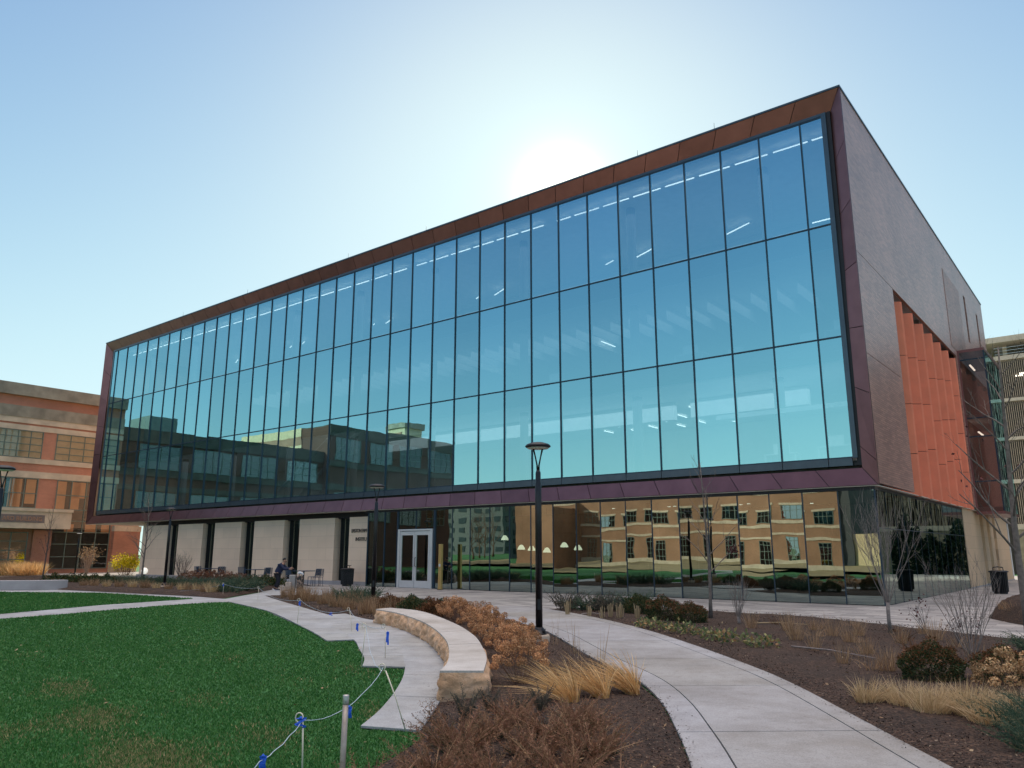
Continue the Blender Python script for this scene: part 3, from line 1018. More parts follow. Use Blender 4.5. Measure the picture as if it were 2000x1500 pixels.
# limestone bays and the dark slots between them
for x0, x1 in ((-46.95, -43.64), (-42.35, -39.42), (-38.05, -35.20), (-33.90, -31.03), (-29.63, -26.66), (-25.48, -24.08)):
    MB().box(x0, x1, 0.28, 0.75, 0.20, 3.40).build('limestone_panel', M['limestone'], B)
MB().box(-47.2, -24.0, 0.22, 0.8, 0.0, 0.2).build('stone_plinth', M['planter'], B)
for x0, x1 in ((-43.64, -42.35), (-39.42, -38.05), (-35.20, -33.90), (-31.03, -29.63), (-26.66, -25.48)):
    MB().box(x0 + 0.34, x0 + 0.36, 0.42, 0.66, 0.21, 3.38).build('slot_fin', M['dark'], B)
    o = pane('slot_pane', x0, x1, 0.21, 3.4, 0.70, M['glass_low'], 0.1)
MB().box(-47.2, -46.95, 0.4, 9, 0.0, ZB - 0.04).build('end_wall', M['limestone'], B)
for txt, x, z, s in (('EASTON FAM', -25.28, 2.62, 0.26), ('INSTITU', -24.95, 2.20, 0.26)):
    cu = bpy.data.curves.new('lettering', 'FONT')
    cu.body = txt
    cu.size = s
    cu.extrude = 0.015
    cu.space_character = 0.86
    tmp = bpy.data.objects.new('tmp', cu)
    COL.objects.link(tmp)
    bpy.context.view_layer.update()
    me = bpy.data.meshes.new_from_object(tmp)
    bpy.data.objects.remove(tmp)
    o = link('wall_lettering', me, M['metalletter'], B)
    wd = max(v.co.x for v in me.vertices)
    o.scale = (min(1.0, (-24.12 - x) / wd), 1, 1)
    o.location = (x, 0.262, z)
    o.rotation_euler = (PI / 2, 0, 0)

# end wall: folded terracotta fins, then a glazed corner bay
MB().box(-1.35, -1.2, 5.0, 18.5, ZB - 0.05, 11.55).build('recess_back', M['dark'], B)
pitch = (18.42 - 5.05) / 7
for k in range(7):
    y0 = 5.05 + pitch * k
    f = MB()
    zz = [3.66, 5.55, 7.45, 9.35, 11.22]
    off = [0, 0.28, 0.55, 0.1, 0.4, 0.66, 0.22][k] - 0.3
    zz = [zz[0]] + [z + off for z in zz[1:-1]] + [zz[-1]]
    for a, b in zip(zz[:-1], zz[1:]):
        f.prism([(-0.95, y0 + 0.02), (0.17, y0 + 0.72), (0.22, y0 + 0.80), (0.20, y0 + 0.86), (-0.70, y0 + pitch - 0.02)], a, b - 0.022)
    ff = f.build('terracotta_fin', M['fin'], B)
    MB().prism([(-0.93, y0 + 0.06), (0.14, y0 + 0.74), (0.16, y0 + 0.82), (-0.68, y0 + pitch - 0.06)], 3.70, 11.2).build('fin_core', M['dark'], ff)
bay = MB()
BX1, BY0, BY1, BZ0, BZ1 = 1.32, 18.75, 24.2, 3.62, 11.75
for (x0, x1, y0, y1, z0, z1) in [(0.12, BX1 + 0.03, BY0 - 0.03, BY1, BZ1, BZ1 + 0.14), (0.12, BX1 + 0.03, BY0 - 0.03, BY1, BZ0 - 0.14, BZ0), (0.12, 0.20, BY0 - 0.03, BY0 + 0.06, BZ0, BZ1)]:
    bay.box(x0, x1, y0, y1, z0, z1)
by = bay.build('corner_bay', M['copper'], B)
q = MB()
q.quad((0.2, BY0, BZ0), (BX1, BY0, BZ0), (BX1, BY0, BZ1), (0.2, BY0, BZ1))
q.build('bay_pane', M['glass_bay'], by)
MB().quad((BX1, BY0, BZ0), (BX1, BY1, BZ0), (BX1, BY1, BZ1), (BX1, BY0, BZ1)).build('bay_pane', M['glass_up'], by)
q = MB()
for z in (5.1, 7.35, 8.3, 11.35):
    q.box(0.2, BX1 + 0.012, BY0 - 0.02, BY0 + 0.03, z - 0.03, z + 0.03)
q.box(BX1 - 0.05, BX1 + 0.014, BY0 - 0.022, BY0 + 0.04, BZ0, BZ1)
q.build('bay_mullion', M['mull'], by)
q = MB()
for z in (GZ[1] - 0.4, BZ0 + 0.02):
    q.box(0.15, BX1 - 0.03, BY0 + 0.08, BY1, z, z + 0.2)
q.build('bay_floor', M['ceil'], by)
MB().box(0.13, 0.16, BY0 + 0.1, BY1, BZ0, BZ1).build('bay_back', M['sidebrick'], by)
for z in (11.1, 7.6):
    MB().box(0.55, 0.62, BY0 + 0.4, BY0 + 1.9, z, z + 0.06).build('bay_light', M['light'], by)
# tan stone ground floor under the bay
ts = MB()
ts.box(-0.5, -0.03, 15.52, 20.4, 0.06, ZB - 0.05)
ts.box(-0.5, -0.03, 21.4, 22.6, 0.06, ZB - 0.05)
ts.box(-0.5, -0.03, 23.6, 24.8, 0.06, ZB - 0.05)
ts.box(-0.5, -0.03, 25.8, 31.2, 0.06, ZB - 0.05)
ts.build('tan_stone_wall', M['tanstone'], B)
MB().box(-0.75, -0.30, 20.4, 25.8, 0.06, ZB - 0.05).build('pale_reveal', M['limestone'], B)
MB().box(-0.55, -0.0, 15.5, 31.2, 0.0, 0.06).build('stone_plinth', M['planter'], B)

# ------------------------------------------------------------------ brick hall to the left (its wall runs on past the camera's left)
W = root('brick_hall', BO, ANG)
tag(W, 'red brick hall with stone bands and a sign canopy, left of the glass building', 'building')
WX = -62.0


def win(parent, face, u0, u1, z0, z1, nu, zr, m_glass=None, fm=None, depth=0.14, blind=None):
    """a window on a wall plane: frame with bars (> pane); face = ('x', plane, +1) or ('y', plane, +1)"""
    ax, pl, sg = face
    fmb = MB()

    def bx(mb, a0, a1, b0, b1, c0, c1):
        lo, hi = (pl + sg * c0, pl + sg * c1) if sg > 0 else (pl + sg * c1, pl + sg * c0)
        if ax == 'x':
            mb.box(lo, hi, a0, a1, b0, b1)
        else:
            mb.box(a0, a1, lo, hi, b0, b1)
    t = 0.06
    d0, d1 = 0.012, 0.055
    bx(fmb, u0, u0 + t, z0, z1, d0, d1)
    bx(fmb, u1 - t, u1, z0, z1, d0, d1)
    bx(fmb, u0 + t, u1 - t, z0, z0 + t, d0, d1)
    bx(fmb, u0 + t, u1 - t, z1 - t, z1, d0, d1)
    for k in range(1, nu):
        u = u0 + (u1 - u0) * k / nu
        bx(fmb, u - 0.03, u + 0.03, z0 + t, z1 - t, d0, d1 - 0.005)
    for z in zr:
        bx(fmb, u0 + t, u1 - t, z - 0.03, z + 0.03, d0, d1 - 0.009)
    o = fmb.build('window', fm or M['teal'], parent)
    bk = MB()
    bx(bk, u0 + 0.01, u1 - 0.01, z0 + 0.01, z1 - 0.01, 0.0008, 0.0024)
    bk.build('room_dark_sheet', M['gardark'], o)  # dark sheet stands in for the unlit room behind the pane
    g = MB()
    c = 0.009
    if ax == 'x':
        p = pl + sg * c
        g.quad((p, u0, z0), (p, u1, z0), (p, u1, z1), (p, u0, z1)) if sg > 0 else g.quad((p, u1, z0), (p, u0, z0), (p, u0, z1), (p, u1, z1))
    else:
        p = pl + sg * c
        g.quad((u1, p, z0), (u0, p, z0), (u0, p, z1), (u1, p, z1)) if sg > 0 else g.quad((u0, p, z0), (u1, p, z0), (u1, p, z1), (u0, p, z1))
    g.build('pane', m_glass or M['glass_old'], o)
    for (b0, b1, c0, c1) in (blind or []):
        q = MB()
        bx(q, b0, b1, c0, c1, 0.003, 0.006)
        q.build('blind', M['brick_reflection'] if z0 < 6 else M['blind'], o)  # orange panels carry a painted reflection; tan ones are blinds
    return o


# tall part seen directly
tw = MB()
tw.box(-78, WX, -5.0, 7.4, 0.0, 14.0)
tw.build('brick_wall', M['redbrick'], W)
MB().box(-78, WX + 0.05, 5.1, 7.5, 0, 0.9).build('stone_base', M['bandstone'], W)
MB().box(-78.05, WX + 0.28, -5.05, 7.68, 13.85, 14.8).build('parapet', M['greystone'], W)
for z0, z1, pr, mm in ((11.7, 12.15, 0.06, 'bandstone'), (12.15, 13.05, 0.10, 'greystone'), (11.15, 11.55, 0.045, 'bandstone'), (8.55, 8.95, 0.06, 'bandstone'), (7.42, 7.92, 0.06, 'bandstone')):
    MB().box(-78.03, WX + pr, -5.03, 7.4 + pr, z0, z1).build('stone_band', M[mm], W)
for y0, y1 in ((-4.75, -1.1), (-0.1, 4.3)):
    win(W, ('x', WX, 1), y0, y1, 8.97, 11.13, 4, (9.5, 10.05, 10.6), M['glass_clear'], blind=[(y0, y1, 8.97, 10.5), (y0 + 0.1, y1 - 0.1, 10.5, 11.1)])
win(W, ('x', WX, 1), -4.9, -1.05, 5.05, 7.40, 4, (6.2,), M['glass_clear'], blind=[(-4.8, -3.4, 5.1, 7.3), (-3.1, -2.2, 5.1, 7.3), (-1.9, -1.2, 5.4, 7.3)])
win(W, ('x', WX, 1), 0.35, 4.95, 0.35, 7.40, 4, (1.3, 2.3, 3.25, 4.15, 5.05, 6.2), M['glass_clear'], blind=[(0.4, 1.1, 5.0, 7.3), (1.5, 2.2, 5.1, 7.3), (1.7, 2.6, 6.0, 7.3), (2.9, 3.8, 3.2, 7.3), (4.2, 4.85, 3.2, 7.3), (1.3, 2.0, 3.3, 3.9)])
win(W, ('x', WX, 1), -4.9, -1.3, 0.4, 3.2, 3, (1.1, 1.8, 2.5))
MB().box(WX, WX + 0.5, 5.1, 7.35, 0.9, 3.4).build('brick_pier', M['redbrick'], W)
MB().box(WX, WX + 0.52, 5.08, 7.38, 3.4, 3.85).build('pier_cap', M['bandstone'], W)
MB().box(WX, WX + 0.35, -1.05, 0.3, 0.75, 3.35).build('brick_pier', M['redbrick'], W)
MB().box(WX, WX + 0.38, -1.08, 0.33, 0.0, 0.75).build('stone_base', M['bandstone'], W)
cn = MB()
cn.box(WX, WX + 1.5, -5.5, 1.15, 3.45, 4.75)
cn.box(WX, WX + 1.58, -5.55, 1.22, 4.75, 4.98)
canopy = cn.build('sign_canopy', M['bandstone'], W)
MB().box(WX + 1.5, WX + 1.52, -5.45, -0.82, 3.88, 4.48).build('sign_plate', M['signplate'], canopy)
cu = bpy.data.curves.new('lettering', 'FONT')
cu.body = 'ARD BUILDING'
cu.size = 0.46
cu.extrude = 0.02
tmp = bpy.data.objects.new('tmp', cu)
COL.objects.link(tmp)
bpy.context.view_layer.update()
me = bpy.data.meshes.new_from_object(tmp)
bpy.data.objects.remove(tmp)
wdt = max(v.co.x for v in me.vertices)
o = link('sign_lettering', me, M['signletter'], canopy)
o.scale = (2.75 / wdt, 1, 1)
o.location = (WX + 1.525, -3.78, 4.02)
o.rotation_euler = (PI / 2, 0, PI / 2)
# steps rail
rl = MB()
for y in (7.6, 8.6):
    rl.tube([(-58.5, y, 0.0), (-58.5, y, 1.0), (-57.4, y, 1.0), (-56.2, y, 0.35), (-56.2, y, 0.0)], 0.035, 6)
rl.build('stair_rail', M['aluminium'], W)
# lower wing and a taller block, seen in the glass
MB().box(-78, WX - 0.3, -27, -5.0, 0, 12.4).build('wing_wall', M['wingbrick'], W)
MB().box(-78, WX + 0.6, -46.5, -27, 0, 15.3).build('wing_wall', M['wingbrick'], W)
for (y0, y1, px, zz) in ((-27, -5.03, WX - 0.3, ((11.3, 12.45), (8.3, 8.9), (7.0, 7.5))), (-46.55, -27.03, WX + 0.6, ((14.2, 15.4), (10.9, 11.5), (8.3, 8.9)))):
    for z0, z1 in zz:
        MB().box(-78.02, px + 0.07, y0, y1, z0, z1).build('stone_band', M['wingstone'], W)
for z0, z1, mm in ((12.42, 13.1, 'redbrick_x'), (13.1, 13.5, 'endstone'), (13.5, 14.45, 'redbrick_x'), (14.45, 15.42, 'endstone')):
    MB().box(-78.1, -66.5, -27.0, -26.9, z0, z1).build('sunlit_end_band', M[mm], W)  # brighter colours put a sunlit patch on the dark wing's end
for k in range(4):
    y = -26.2 + 5.2 * k
    win(W, ('x', WX - 0.3, 1), y, y + 3.9, 8.95, 11.1, 4, (9.7, 10.4), M['glass_dim'])
    win(W, ('x', WX - 0.3, 1), y, y + 3.9, 4.2, 6.9, 3, (5.1, 6.0), M['glass_dim'])
for k in range(4):
    y = -45.7 + 4.75 * k
    win(W, ('x', WX + 0.6, 1), y, y + 3.6, 11.6, 14.1, 4, (12.4, 13.2), M['glass_dim'])
    win(W, ('x', WX + 0.6, 1), y, y + 3.6, 5.0, 8.0, 4, (6.0, 7.0), M['glass_dim'])
MB().box(-70, -66, -11.8, -9.2, 12.4, 14.4).build('chimney', M['teal'], W)

# low mauve wing beyond the brick hall
V = root('low_mauve_wing', BO, ANG)
tag(V, 'low mauve brick wing with pale ledges between the brick hall and the limestone wall', 'building')
MB().box(-60.0, -47.6, 13.0, 20.0, 0, 3.9).build('brick_wall', M['mauvebrick'], V)
MB().box(-60.1, -47.5, 12.9, 20.1, 3.9, 4.5).build('stone_parapet', M['bandstone'], V)
lg = MB()
for z in (1.0, 1.5, 2.05):
    lg.box(-53.4, -49.8, 12.86, 12.99, z, z + 0.1)
lg.build('ledge', M['aluminium'], V)

# ------------------------------------------------------------------ parking garage at the right
Gr = root('parking_garage', BO, ANG)
tag(Gr, 'tan parking garage with vertical louvre screens behind the right end of the glass building', 'building')
gy = 45.0
MB().box(-3.0, 40, gy + 0.5, gy + 30, 0.0, 16.6).build('deck_interior', M['gardark'], Gr)
bands = [(3.35, 3.75), (6.85, 7.15), (10.2, 10.45), (13.25, 13.5), (16.6, 16.95)]
for z0, z1 in bands:
    MB().box(-0.95, 40, gy - 0.12, gy + 0.6, z0, z1).build('floor_beam', M['garage'], Gr)
for (a, b) in zip(bands[:-1], bands[1:]):
    lo = MB()
    x = -0.92
    while x < 14:
        lo.box(x, x + 0.05, gy - 0.02, gy + 0.12, a[1], b[0])
        x += 0.135
    lo.build('louver_screen', M['louver'], Gr)
MB().box(-0.95, 40, gy - 0.05, gy + 0.5, 0.0, 3.35).build('base_wall', M['darktan'], Gr)
rf = MB()
rf.box(-3.6, 40, gy - 0.4, gy + 9, 18.0, 18.45)
for x in (-0.4, 5.5, 11.5):
    rf.box(x, x + 0.3, gy + 1.2, gy + 1.5, 16.6, 18.0)
rf.build('roof_canopy', M['garage'], Gr)
rl = MB()
for z in (17.15, 17.4, 17.65):
    rl.tube([(-0.9, gy + 0.2, z), (20, gy + 0.2, z)], 0.02, 5)
rl.build('roof_rail', M['aluminium'], Gr)
for x, z in ((0.55, 15.4), (0.75, 12.3), (0.3, 15.25)):
    MB().box(x, x + 0.55, gy + 0.28, gy + 0.42, z, z + 0.1).build('deck_light', M['light'], Gr)

# ------------------------------------------------------------------ what the glass mirrors: across the lawn
porch_shade = plain('shaded porch wall', (0.07, 0.075, 0.08), 0.8, 0, 0.2)  # shade of the recessed porch put into its wall colour
H = root('brick_classroom_block', BO, ANG)
tag(H, 'sunlit two storey orange brick block with stone bands mirrored in the lobby glass', 'building')
hy = -80.0
MB().box(-71, -24, hy - 14, hy, -0.2, 10.6).build('brick_wall', M['redbrick_x'], H)
MB().box(-24, -22.4, hy - 14, hy - 1.0, -0.2, 10.2).build('porch_wall', porch_shade, H)
MB().box(-22.4, -6, hy - 3, hy - 1.5, -0.2, 4.0).build('terrace_wall', M['endstone'], H)
for z0, z1 in ((10.0, 10.65), (5.35, 5.75), (3.75, 4.05)):
    MB().box(-71.1, -23.9, hy - 14.1, hy + 0.09, z0, z1).build('stone_band', M['bandstone'], H)
MB().box(-71.05, -23.95, hy - 0.5, hy + 0.06, 0, 0.55).build('stone_base', M['bandstone'], H)
for k in range(10):
    x = -63.3 + 3.95 * k
    win(H, ('y', hy, 1), x, x + 2.6, 5.9, 7.6, 4, (6.9,))
    MB().box(x - 0.2, x + 2.8, hy + 0.01, hy + 0.1, 7.62, 7.9).build('lintel', M['bandstone'], H)
    win(H, ('y', hy, 1), x + 0.3, x + 1.9, 0.3, 3.5, 3, (1.2, 2.1, 3.0))
MB().box(-71.6, -64.2, hy + 0.0, hy + 7.0, -0.2, 9.4).build('stair_tower', M['redbrick_x'], H)


def tower(name, label, x0, x1, y0, y1, h, m, wc, floors, nx, cat='building'):
    T = root(name, BO, ANG)
    tag(T, label, cat)
    MB().box(x0, x1, y0, y1, 0, h).build('wall', m, T)
    MB().box(x0 - 0.3, x1 + 0.3, y0 - 0.3, y1 + 0.3, h, h + 0.8).build('parapet', M['greystone'], T)
    for i in range(floors):
        z = h * (i + 0.35) / floors
        wb = MB()
        for k in range(nx):
            x = x0 + (x1 - x0) * (k + 0.2) / nx
            wb.box(x, x + (x1 - x0) / nx * 0.6, y1 + 0.02, y1 + 0.12, z, z + h / floors * 0.5)
        for k in range(nx // 2):
            y = y0 + (y1 - y0) * (k + 0.2) / (nx // 2)
            wb.box(x1 + 0.02, x1 + 0.12, y, y + (y1 - y0) / (nx // 2) * 0.6, z, z + h / floors * 0.5)
        wb.build('window_row', wc, T)
    return T


dkwin = plain('dark window', (0.03, 0.05, 0.055), 0.15, 0.0, 0.3)
slate = plain('dark tower cladding', (0.12, 0.15, 0.15), 0.8, 0, 0.2)  # dark tone stands for the unlit face of the mirrored block
cream = plain('cream tower cladding', (0.62, 0.50, 0.32), 0.8, 0, 0.1)
tower('apartment_block', 'apartment block coloured dark as unlit with rows of windows mirrored beside the door', -172, -138, -172, -150, 17, slate, dkwin, 6, 8)
tower('apartment_block', 'pale narrow apartment tower mirrored left of the lamp post in the lobby glass', -132, -122, -182, -170, 18.5, M['ceil'], dkwin, 7, 4)
tower('apartment_block', 'distant slate tower mirrored beside the right corner of the lobby glass', -36, -28, -182, -170, 17.5, slate, dkwin, 6, 3)
tower('office_tower', 'low sunlit tower top mirrored above the dark roofline in the glass', -88.5, -84.5, -64, -60.2, 21.4, cream, M['redbrick_x'], 4, 1)

# ------------------------------------------------------------------ street furniture
def lathe_part(name, prof, m, parent, n=20, c=(0, 0, 0), smooth=True, sx=1, sy=1):
    return MB().lathe(prof, n, c, sx, sy).build(name, m, parent, smooth)


def make_lamp(label, loc, rz=0.0):
    L = root('street_lamp', loc, rz)
    tag(L, label, 'street lamp', 'black saucer lamps along the paths')
    MB().lathe([(0.17, 0), (0.185, 0.02), (0.185, 0.17), (0.17, 0.20)], 24).build('footing', M['postconc'], L, True)
    b = MB()
    b.lathe([(0.135, 0.20), (0.135, 0.225), (0.10, 0.235), (0.085, 0.30), (0.07, 0.32)], 20)
    for k in range(4):
        a = PI / 4 + k * PI / 2
        b.lathe([(0.028, 0.225), (0.028, 0.275), (0.015, 0.285)], 8, (0.115 * math.cos(a), 0.115 * math.sin(a), 0))
    b.build('base_plate', M['dark'], L, True)
    p = MB()
    p.lathe([(0.062, 0.30), (0.058, 2.85), (0.05, 2.87), (0.048, 3.04), (0.026, 3.10)], 18)
    p.build('pole', M['lamppole'], L, True)
    MB().box(-0.03, 0.03, -0.07, -0.055, 0.62, 0.80).build('hand_hole_cover', M['dark'], L)
    for s in (-1, 1):
        MB().tube([(s * 0.012, 0, 3.06), (s * 0.018, 0, 3.18), (s * 0.05, 0, 3.34), (s * 0.085, 0, 3.49)], [0.018, 0.015, 0.013, 0.018], 8).build('arm', M['dark'], L, True)
    h = MB().lathe([(0.05, 3.485), (0.205, 3.500), (0.235, 3.52), (0.238, 3.535), (0.20, 3.57), (0.10, 3.60), (0.0, 3.605)], 32).build('lamp_head', M['dark'], L, True)
    MB().lathe([(0.0, 3.474), (0.19, 3.486), (0.20, 3.498)], 28).build('lens', M['lens'], h, True)
    return L


M['lamppole'] = plain('black powder coat', (0.02, 0.018, 0.022), 0.32, 0.3, 0.25, 20)
M['lens'] = plain('frosted lens', (0.6, 0.56, 0.5), 0.4, 0, 0.05)
lamp = make_lamp('black street lamp with saucer head on a round footing beside the dried hydrangeas', (0.48, 14.3, 0))
for lab, loc, s in (('black street lamp on a concrete footing before the stone panel beside the door', (-4.08, 23.6, 0), 1.01),
                    ('black street lamp in the far left bed before the limestone bays', (-15.36, 35.4, 0), 1.0),
                    ('black street lamp cut by the left edge of the photo', (-11.9, 18.2, 0), 1.0),
                    ('small pale street lamp in front of the tall sage window of the brick hall', (-30.1, 55.0, 0), 0.84)):
    o = dup(lamp, loc, random.uniform(-0.3, 0.3), s)
    o['label'] = lab
for ch in o.children:
    if ch.name.startswith('lamp_head'):
        for g in ch.children:
            g.data = g.data.copy()
            g.data.materials[0] = M['lampglow']

# door push post
D = root('door_button_post', LW(-18.2, -0.55, 0.008), ANG)
tag(D, 'square brass post with push button standing beside the glass doors', 'post')
MB().box(-0.085, 0.085, -0.06, 0.06, 0, 1.98).build('post_body', M['brass'], D, bevel=0.006)
MB().box(-0.05, 0.05, -0.068, -0.0605, 1.0, 1.12).build('push_button', M['aluminium'], D)
MB().box(-0.11, 0.11, -0.085, 0.085, 0.0, 0.02).build('base_plate', M['dark'], D)


def make_bin(label, loc, rz):
    T = root('litter_bin', loc, rz)
    tag(T, label, 'litter bin', 'black slatted litter bins')
    b = MB()
    for k in range(28):
        a = 2 * PI * k / 28
        c, s = math.cos(a), math.sin(a)
        q = 0.27 / max(abs(c), abs(s)) ** 0.55
        b.tube([(q * c * 0.93, q * s * 0.93, 0.08), (q * c, q * s, 0.80)], 0.022, 4)
    b.build('slats', M['dark'], T)
    MB().lathe([(0.24, 0.05), (0.255, 0.78)], 24).build('liner', M['dark'], T, True)
    MB().lathe([(0.30, 0.79), (0.34, 0.80), (0.34, 0.835), (0.26, 0.86), (0.15, 0.865), (0.15, 0.845)], 28).build('rim_lid', M['dark'], T, True)
    MB().lathe([(0.22, 0.0), (0.24, 0.05)], 24).build('foot_ring', M['dark'], T, True)
    h = MB()
    h.tube([(-0.17, 0, 0.85), (-0.16, 0, 0.97), (0, 0, 1.0), (0.16, 0, 0.97), (0.17, 0, 0.85)], 0.018, 6)
    h.box(-0.15, 0.15, -0.11, 0.11, 0.975, 1.0)
    h.build('rain_hood', M['dark'], T)
    return T


bin1 = make_bin('black litter bin by the limestone wall left of the glass doors', LW(-24.55, -0.5, 0.008), ANG)
o = dup(bin1, (19.55, 32.1, 0.008), ANG + 0.1, 1.05)
o['label'] = 'black litter bin against the tan stone wall at the right end'

# curved stone bench of split limestone blocks with sawn tops
mst, t, bb = new_mat('split limestone')
co = objco(t)
c = ramp(t, noise(t, 3.2, 6, co, 0.65), [(0.25, (0.60, 0.34, 0.18)), (0.5, (0.76, 0.49, 0.30)), (0.75, (0.78, 0.59, 0.44))])
t.links.new(c, bb.inputs['Base Color'])
bb.inputs['Roughness'].default_value = 0.9
bump(t, bb, noise(t, 30, 10, co, 0.75), 1.0, 0.04)
mtop = concretemat('sawn limestone', (0.50, 0.475, 0.445), (0.60, 0.575, 0.545), 0.06, 1.2)
inn = smooth_line([(-3.12, 18.46), (-2.48, 17.37), (-1.76, 15.43), (-1.3, 13.7), (-0.98, 12.04), (-0.83, 10.75), (-0.76, 9.6), (-0.79, 8.94)], 121)
outl = smooth_line([(-2.86, 18.95), (-1.98, 17.75), (-1.08, 14.9), (-0.6, 12.7), (-0.40, 11.09), (-0.31, 9.99), (-0.31, 8.94)], 121)
Bn = root('stone_bench', (0, 0, 0))
tag(Bn, 'curved low bench wall of rough split limestone with a smooth pale top', 'bench')
TOPZ = 0.345
cuts = [0, 22, 45, 68, 90, 120]
from mathutils import noise as mnoise
ORI = [None]
for a, b in zip(cuts[:-1], cuts[1:]):
    ks = list(range(a, b + 1, 1))
    I = [Vector((*inn[k], 0)) for k in ks]
    O = [Vector((*outl[k], 0)) for k in ks]
    g = 0.004
    I[0] = I[0].lerp(I[1], 0.12); O[0] = O[0].lerp(O[1], 0.12)
    I[-1] = I[-1].lerp(I[-2], 0.12); O[-1] = O[-1].lerp(O[-2], 0.12)
    loop = I + [I[-1].lerp(O[-1], s / 9) for s in range(1, 9)] + O[::-1] + [O[0].lerp(I[0], s / 9) for s in range(1, 9)]
    ctr = sum(loop, Vector()) / len(loop)
    fine = []
    for p_, q_ in zip(loop, loop[1:] + loop[:1]):
        k_ = max(1, int((q_ - p_).length / 0.03))
        fine += [p_.lerp(q_, s / k_) for s in range(k_)]
    loop = fine
    n = len(loop)
    Z = [0.005 + 0.318 * i_ / 13 for i_ in range(14)]
    mb = MB()
    vs = []
    for zi, z in enumerate(Z):
        for i, p in enumerate(loop):
            tn = loop[(i + 2) % n] - loop[i - 2]
            nr = Vector((tn.y, -tn.x, 0)).normalized()
            if (ORI[0] is None):
                ORI[0] = 1 if nr.dot(p - ctr) > 0 else -1
            nr = nr * ORI[0]
            q = p + Vector((0, 0, z))
            d = mnoise.noise(q * 3.4) * 0.055 + abs(mnoise.noise(q * 8.0 + Vector((5, 2, 9)))) * 0.065 + abs(mnoise.noise(q * 19.0)) * 0.022 - 0.012 + 0.03 * math.sin(PI * z / 0.33)
            fade = min(1, (0.323 - z) / 0.05)
            vs.append(q + nr * (d * fade))
    fs = []
    for zi in range(len(Z) - 1):
        for i in range(n):
            j = (i + 1) % n
            fs.append((zi * n + i, zi * n + j, (zi + 1) * n + j, (zi + 1) * n + i))
    mb.add(vs, fs)
    o = mb.build('stone_block', mst, Bn, smooth=True)
    bm = bmesh.new(); bm.from_mesh(o.data); bmesh.ops.recalc_face_normals(bm, faces=bm.faces[:]); bm.to_mesh(o.data); bm.free()
    tp = MB().prism([tuple(p[:2]) for p in loop], 0.323, TOPZ).build('sawn_top', mtop, o)
    bm = bmesh.new(); bm.from_mesh(tp.data); bmesh.ops.recalc_face_normals(bm, faces=bm.faces[:]); bm.to_mesh(tp.data); bm.free()

# planter kerb wall at the far left
P0 = [(-25.5, 34.6), (-20.9, 35.15), (-19.9, 35.9), (-20.3, 36.2), (-21.2, 35.55), (-25.5, 35.0)]
o = MB().prism(P0, 0, 0.42).build('planter_wall', M['planter'], bevel=0.02)
tag(o, 'low grey concrete planter wall at the far left behind the lawn path', 'planter wall')

# fence stakes with pigtail loops, cord and blue flagging
def make_stake(i, base, top, label, ribbon=False, mir=1):
    S_ = root('fence_stake', (base[0], base[1], 0))
    tag(S_, label, 'fence stake', 'white pigtail stakes along the lawn edge')
    tx, ty, tz = top[0] - base[0], top[1] - base[1], top[2]
    pts = [(0, 0, -0.05), (tx * 0.5, ty * 0.5, tz * 0.5), (tx * 0.92, ty * 0.92, tz * 0.90)]
    MB().tube(pts, [0.006, 0.006, 0.0065], 7).build('rod', M['fibre'], S_, True)
    r = 0.032
    lp = []
    for k in range(15):
        a = -0.9 + k / 14 * 5.6
        lp.append((tx * 0.95 - mir * r * (1 - math.cos(a)) * 0.9, ty * 0.95 + 0.01 * math.sin(a * 0.5), tz * 0.90 + r + r * math.sin(a)))
    MB().tube([pts[-1]] + lp, 0.0052, 6).build('pigtail_loop', M['fibre'], S_, True)
    return S_


ST = [((-10.76, 29.89), (-10.76, 29.89, 0.50), 'white stake standing before the spiky green bed edge far across the lawn'),
      ((-8.57, 27.09), (-8.55, 27.09, 0.48), 'white stake at the far tip of the lawn before the pavement'),
      ((-4.88, 18.37), (-4.84, 18.37, 0.58), 'white stake at the lawn edge before the tan dry planting'),
      ((-3.25, 16.53), (-3.33, 16.53, 0.49), 'white stake leaning on the walk before the left end of the stone bench'),
      ((-2.13, 11.54), (-2.08, 11.54, 0.62), 'white stake leaning right at the notch in the lawn edge'),
      ((-1.93, 12.45), (-1.95, 12.45, 0.52), 'white stake with a clear loop and blue ribbon standing on the bench walk'),
      ((-0.94, 7.55), (-1.19, 7.60, 0.59), 'white stake leaning left where the bench walk ends'),
      ((-1.49, 5.99), (-1.51, 5.99, 0.45), 'nearest white stake with a blue knot left of the steel pipe')]
for i, (b_, t_, lab) in enumerate(ST):
    make_stake(i, b_, t_, lab)
rp = []
tops = [Vector(t_) for _, t_, _ in ST]
seq = [Vector((-14.5, 32.5, 0.02)), Vector((-11.9, 31.0, 0.28)), tops[0], tops[1], tops[2], tops[3], tops[5], tops[4], tops[6], tops[7], Vector((-1.68, 5.6, 0.27)), Vector((-1.85, 5.2, 0.12))]
sag = [0, 0.02, 0.08, 0.16, 0.16, 0.15, 0.03, 0.2, 0.14, 0.03, 0.02]
pts = []
for (a, b), s in zip(zip(seq[:-1], seq[1:]), sag):
    for k in range(10):
        u = k / 10
        p = a.lerp(b, u)
        p.z -= 0.03 + s * 4 * u * (1 - u) * 0.9
        p.x += 0.006 * math.sin(u * 19 + a.x)
        pts.append(p)
pts.append(seq[-1])
o = MB().tube(pts, 0.003, 5).build('cord', M['rope'], smooth=True)
tag(o, 'thin pale blue cord strung between the white stakes along the lawn', 'rope')


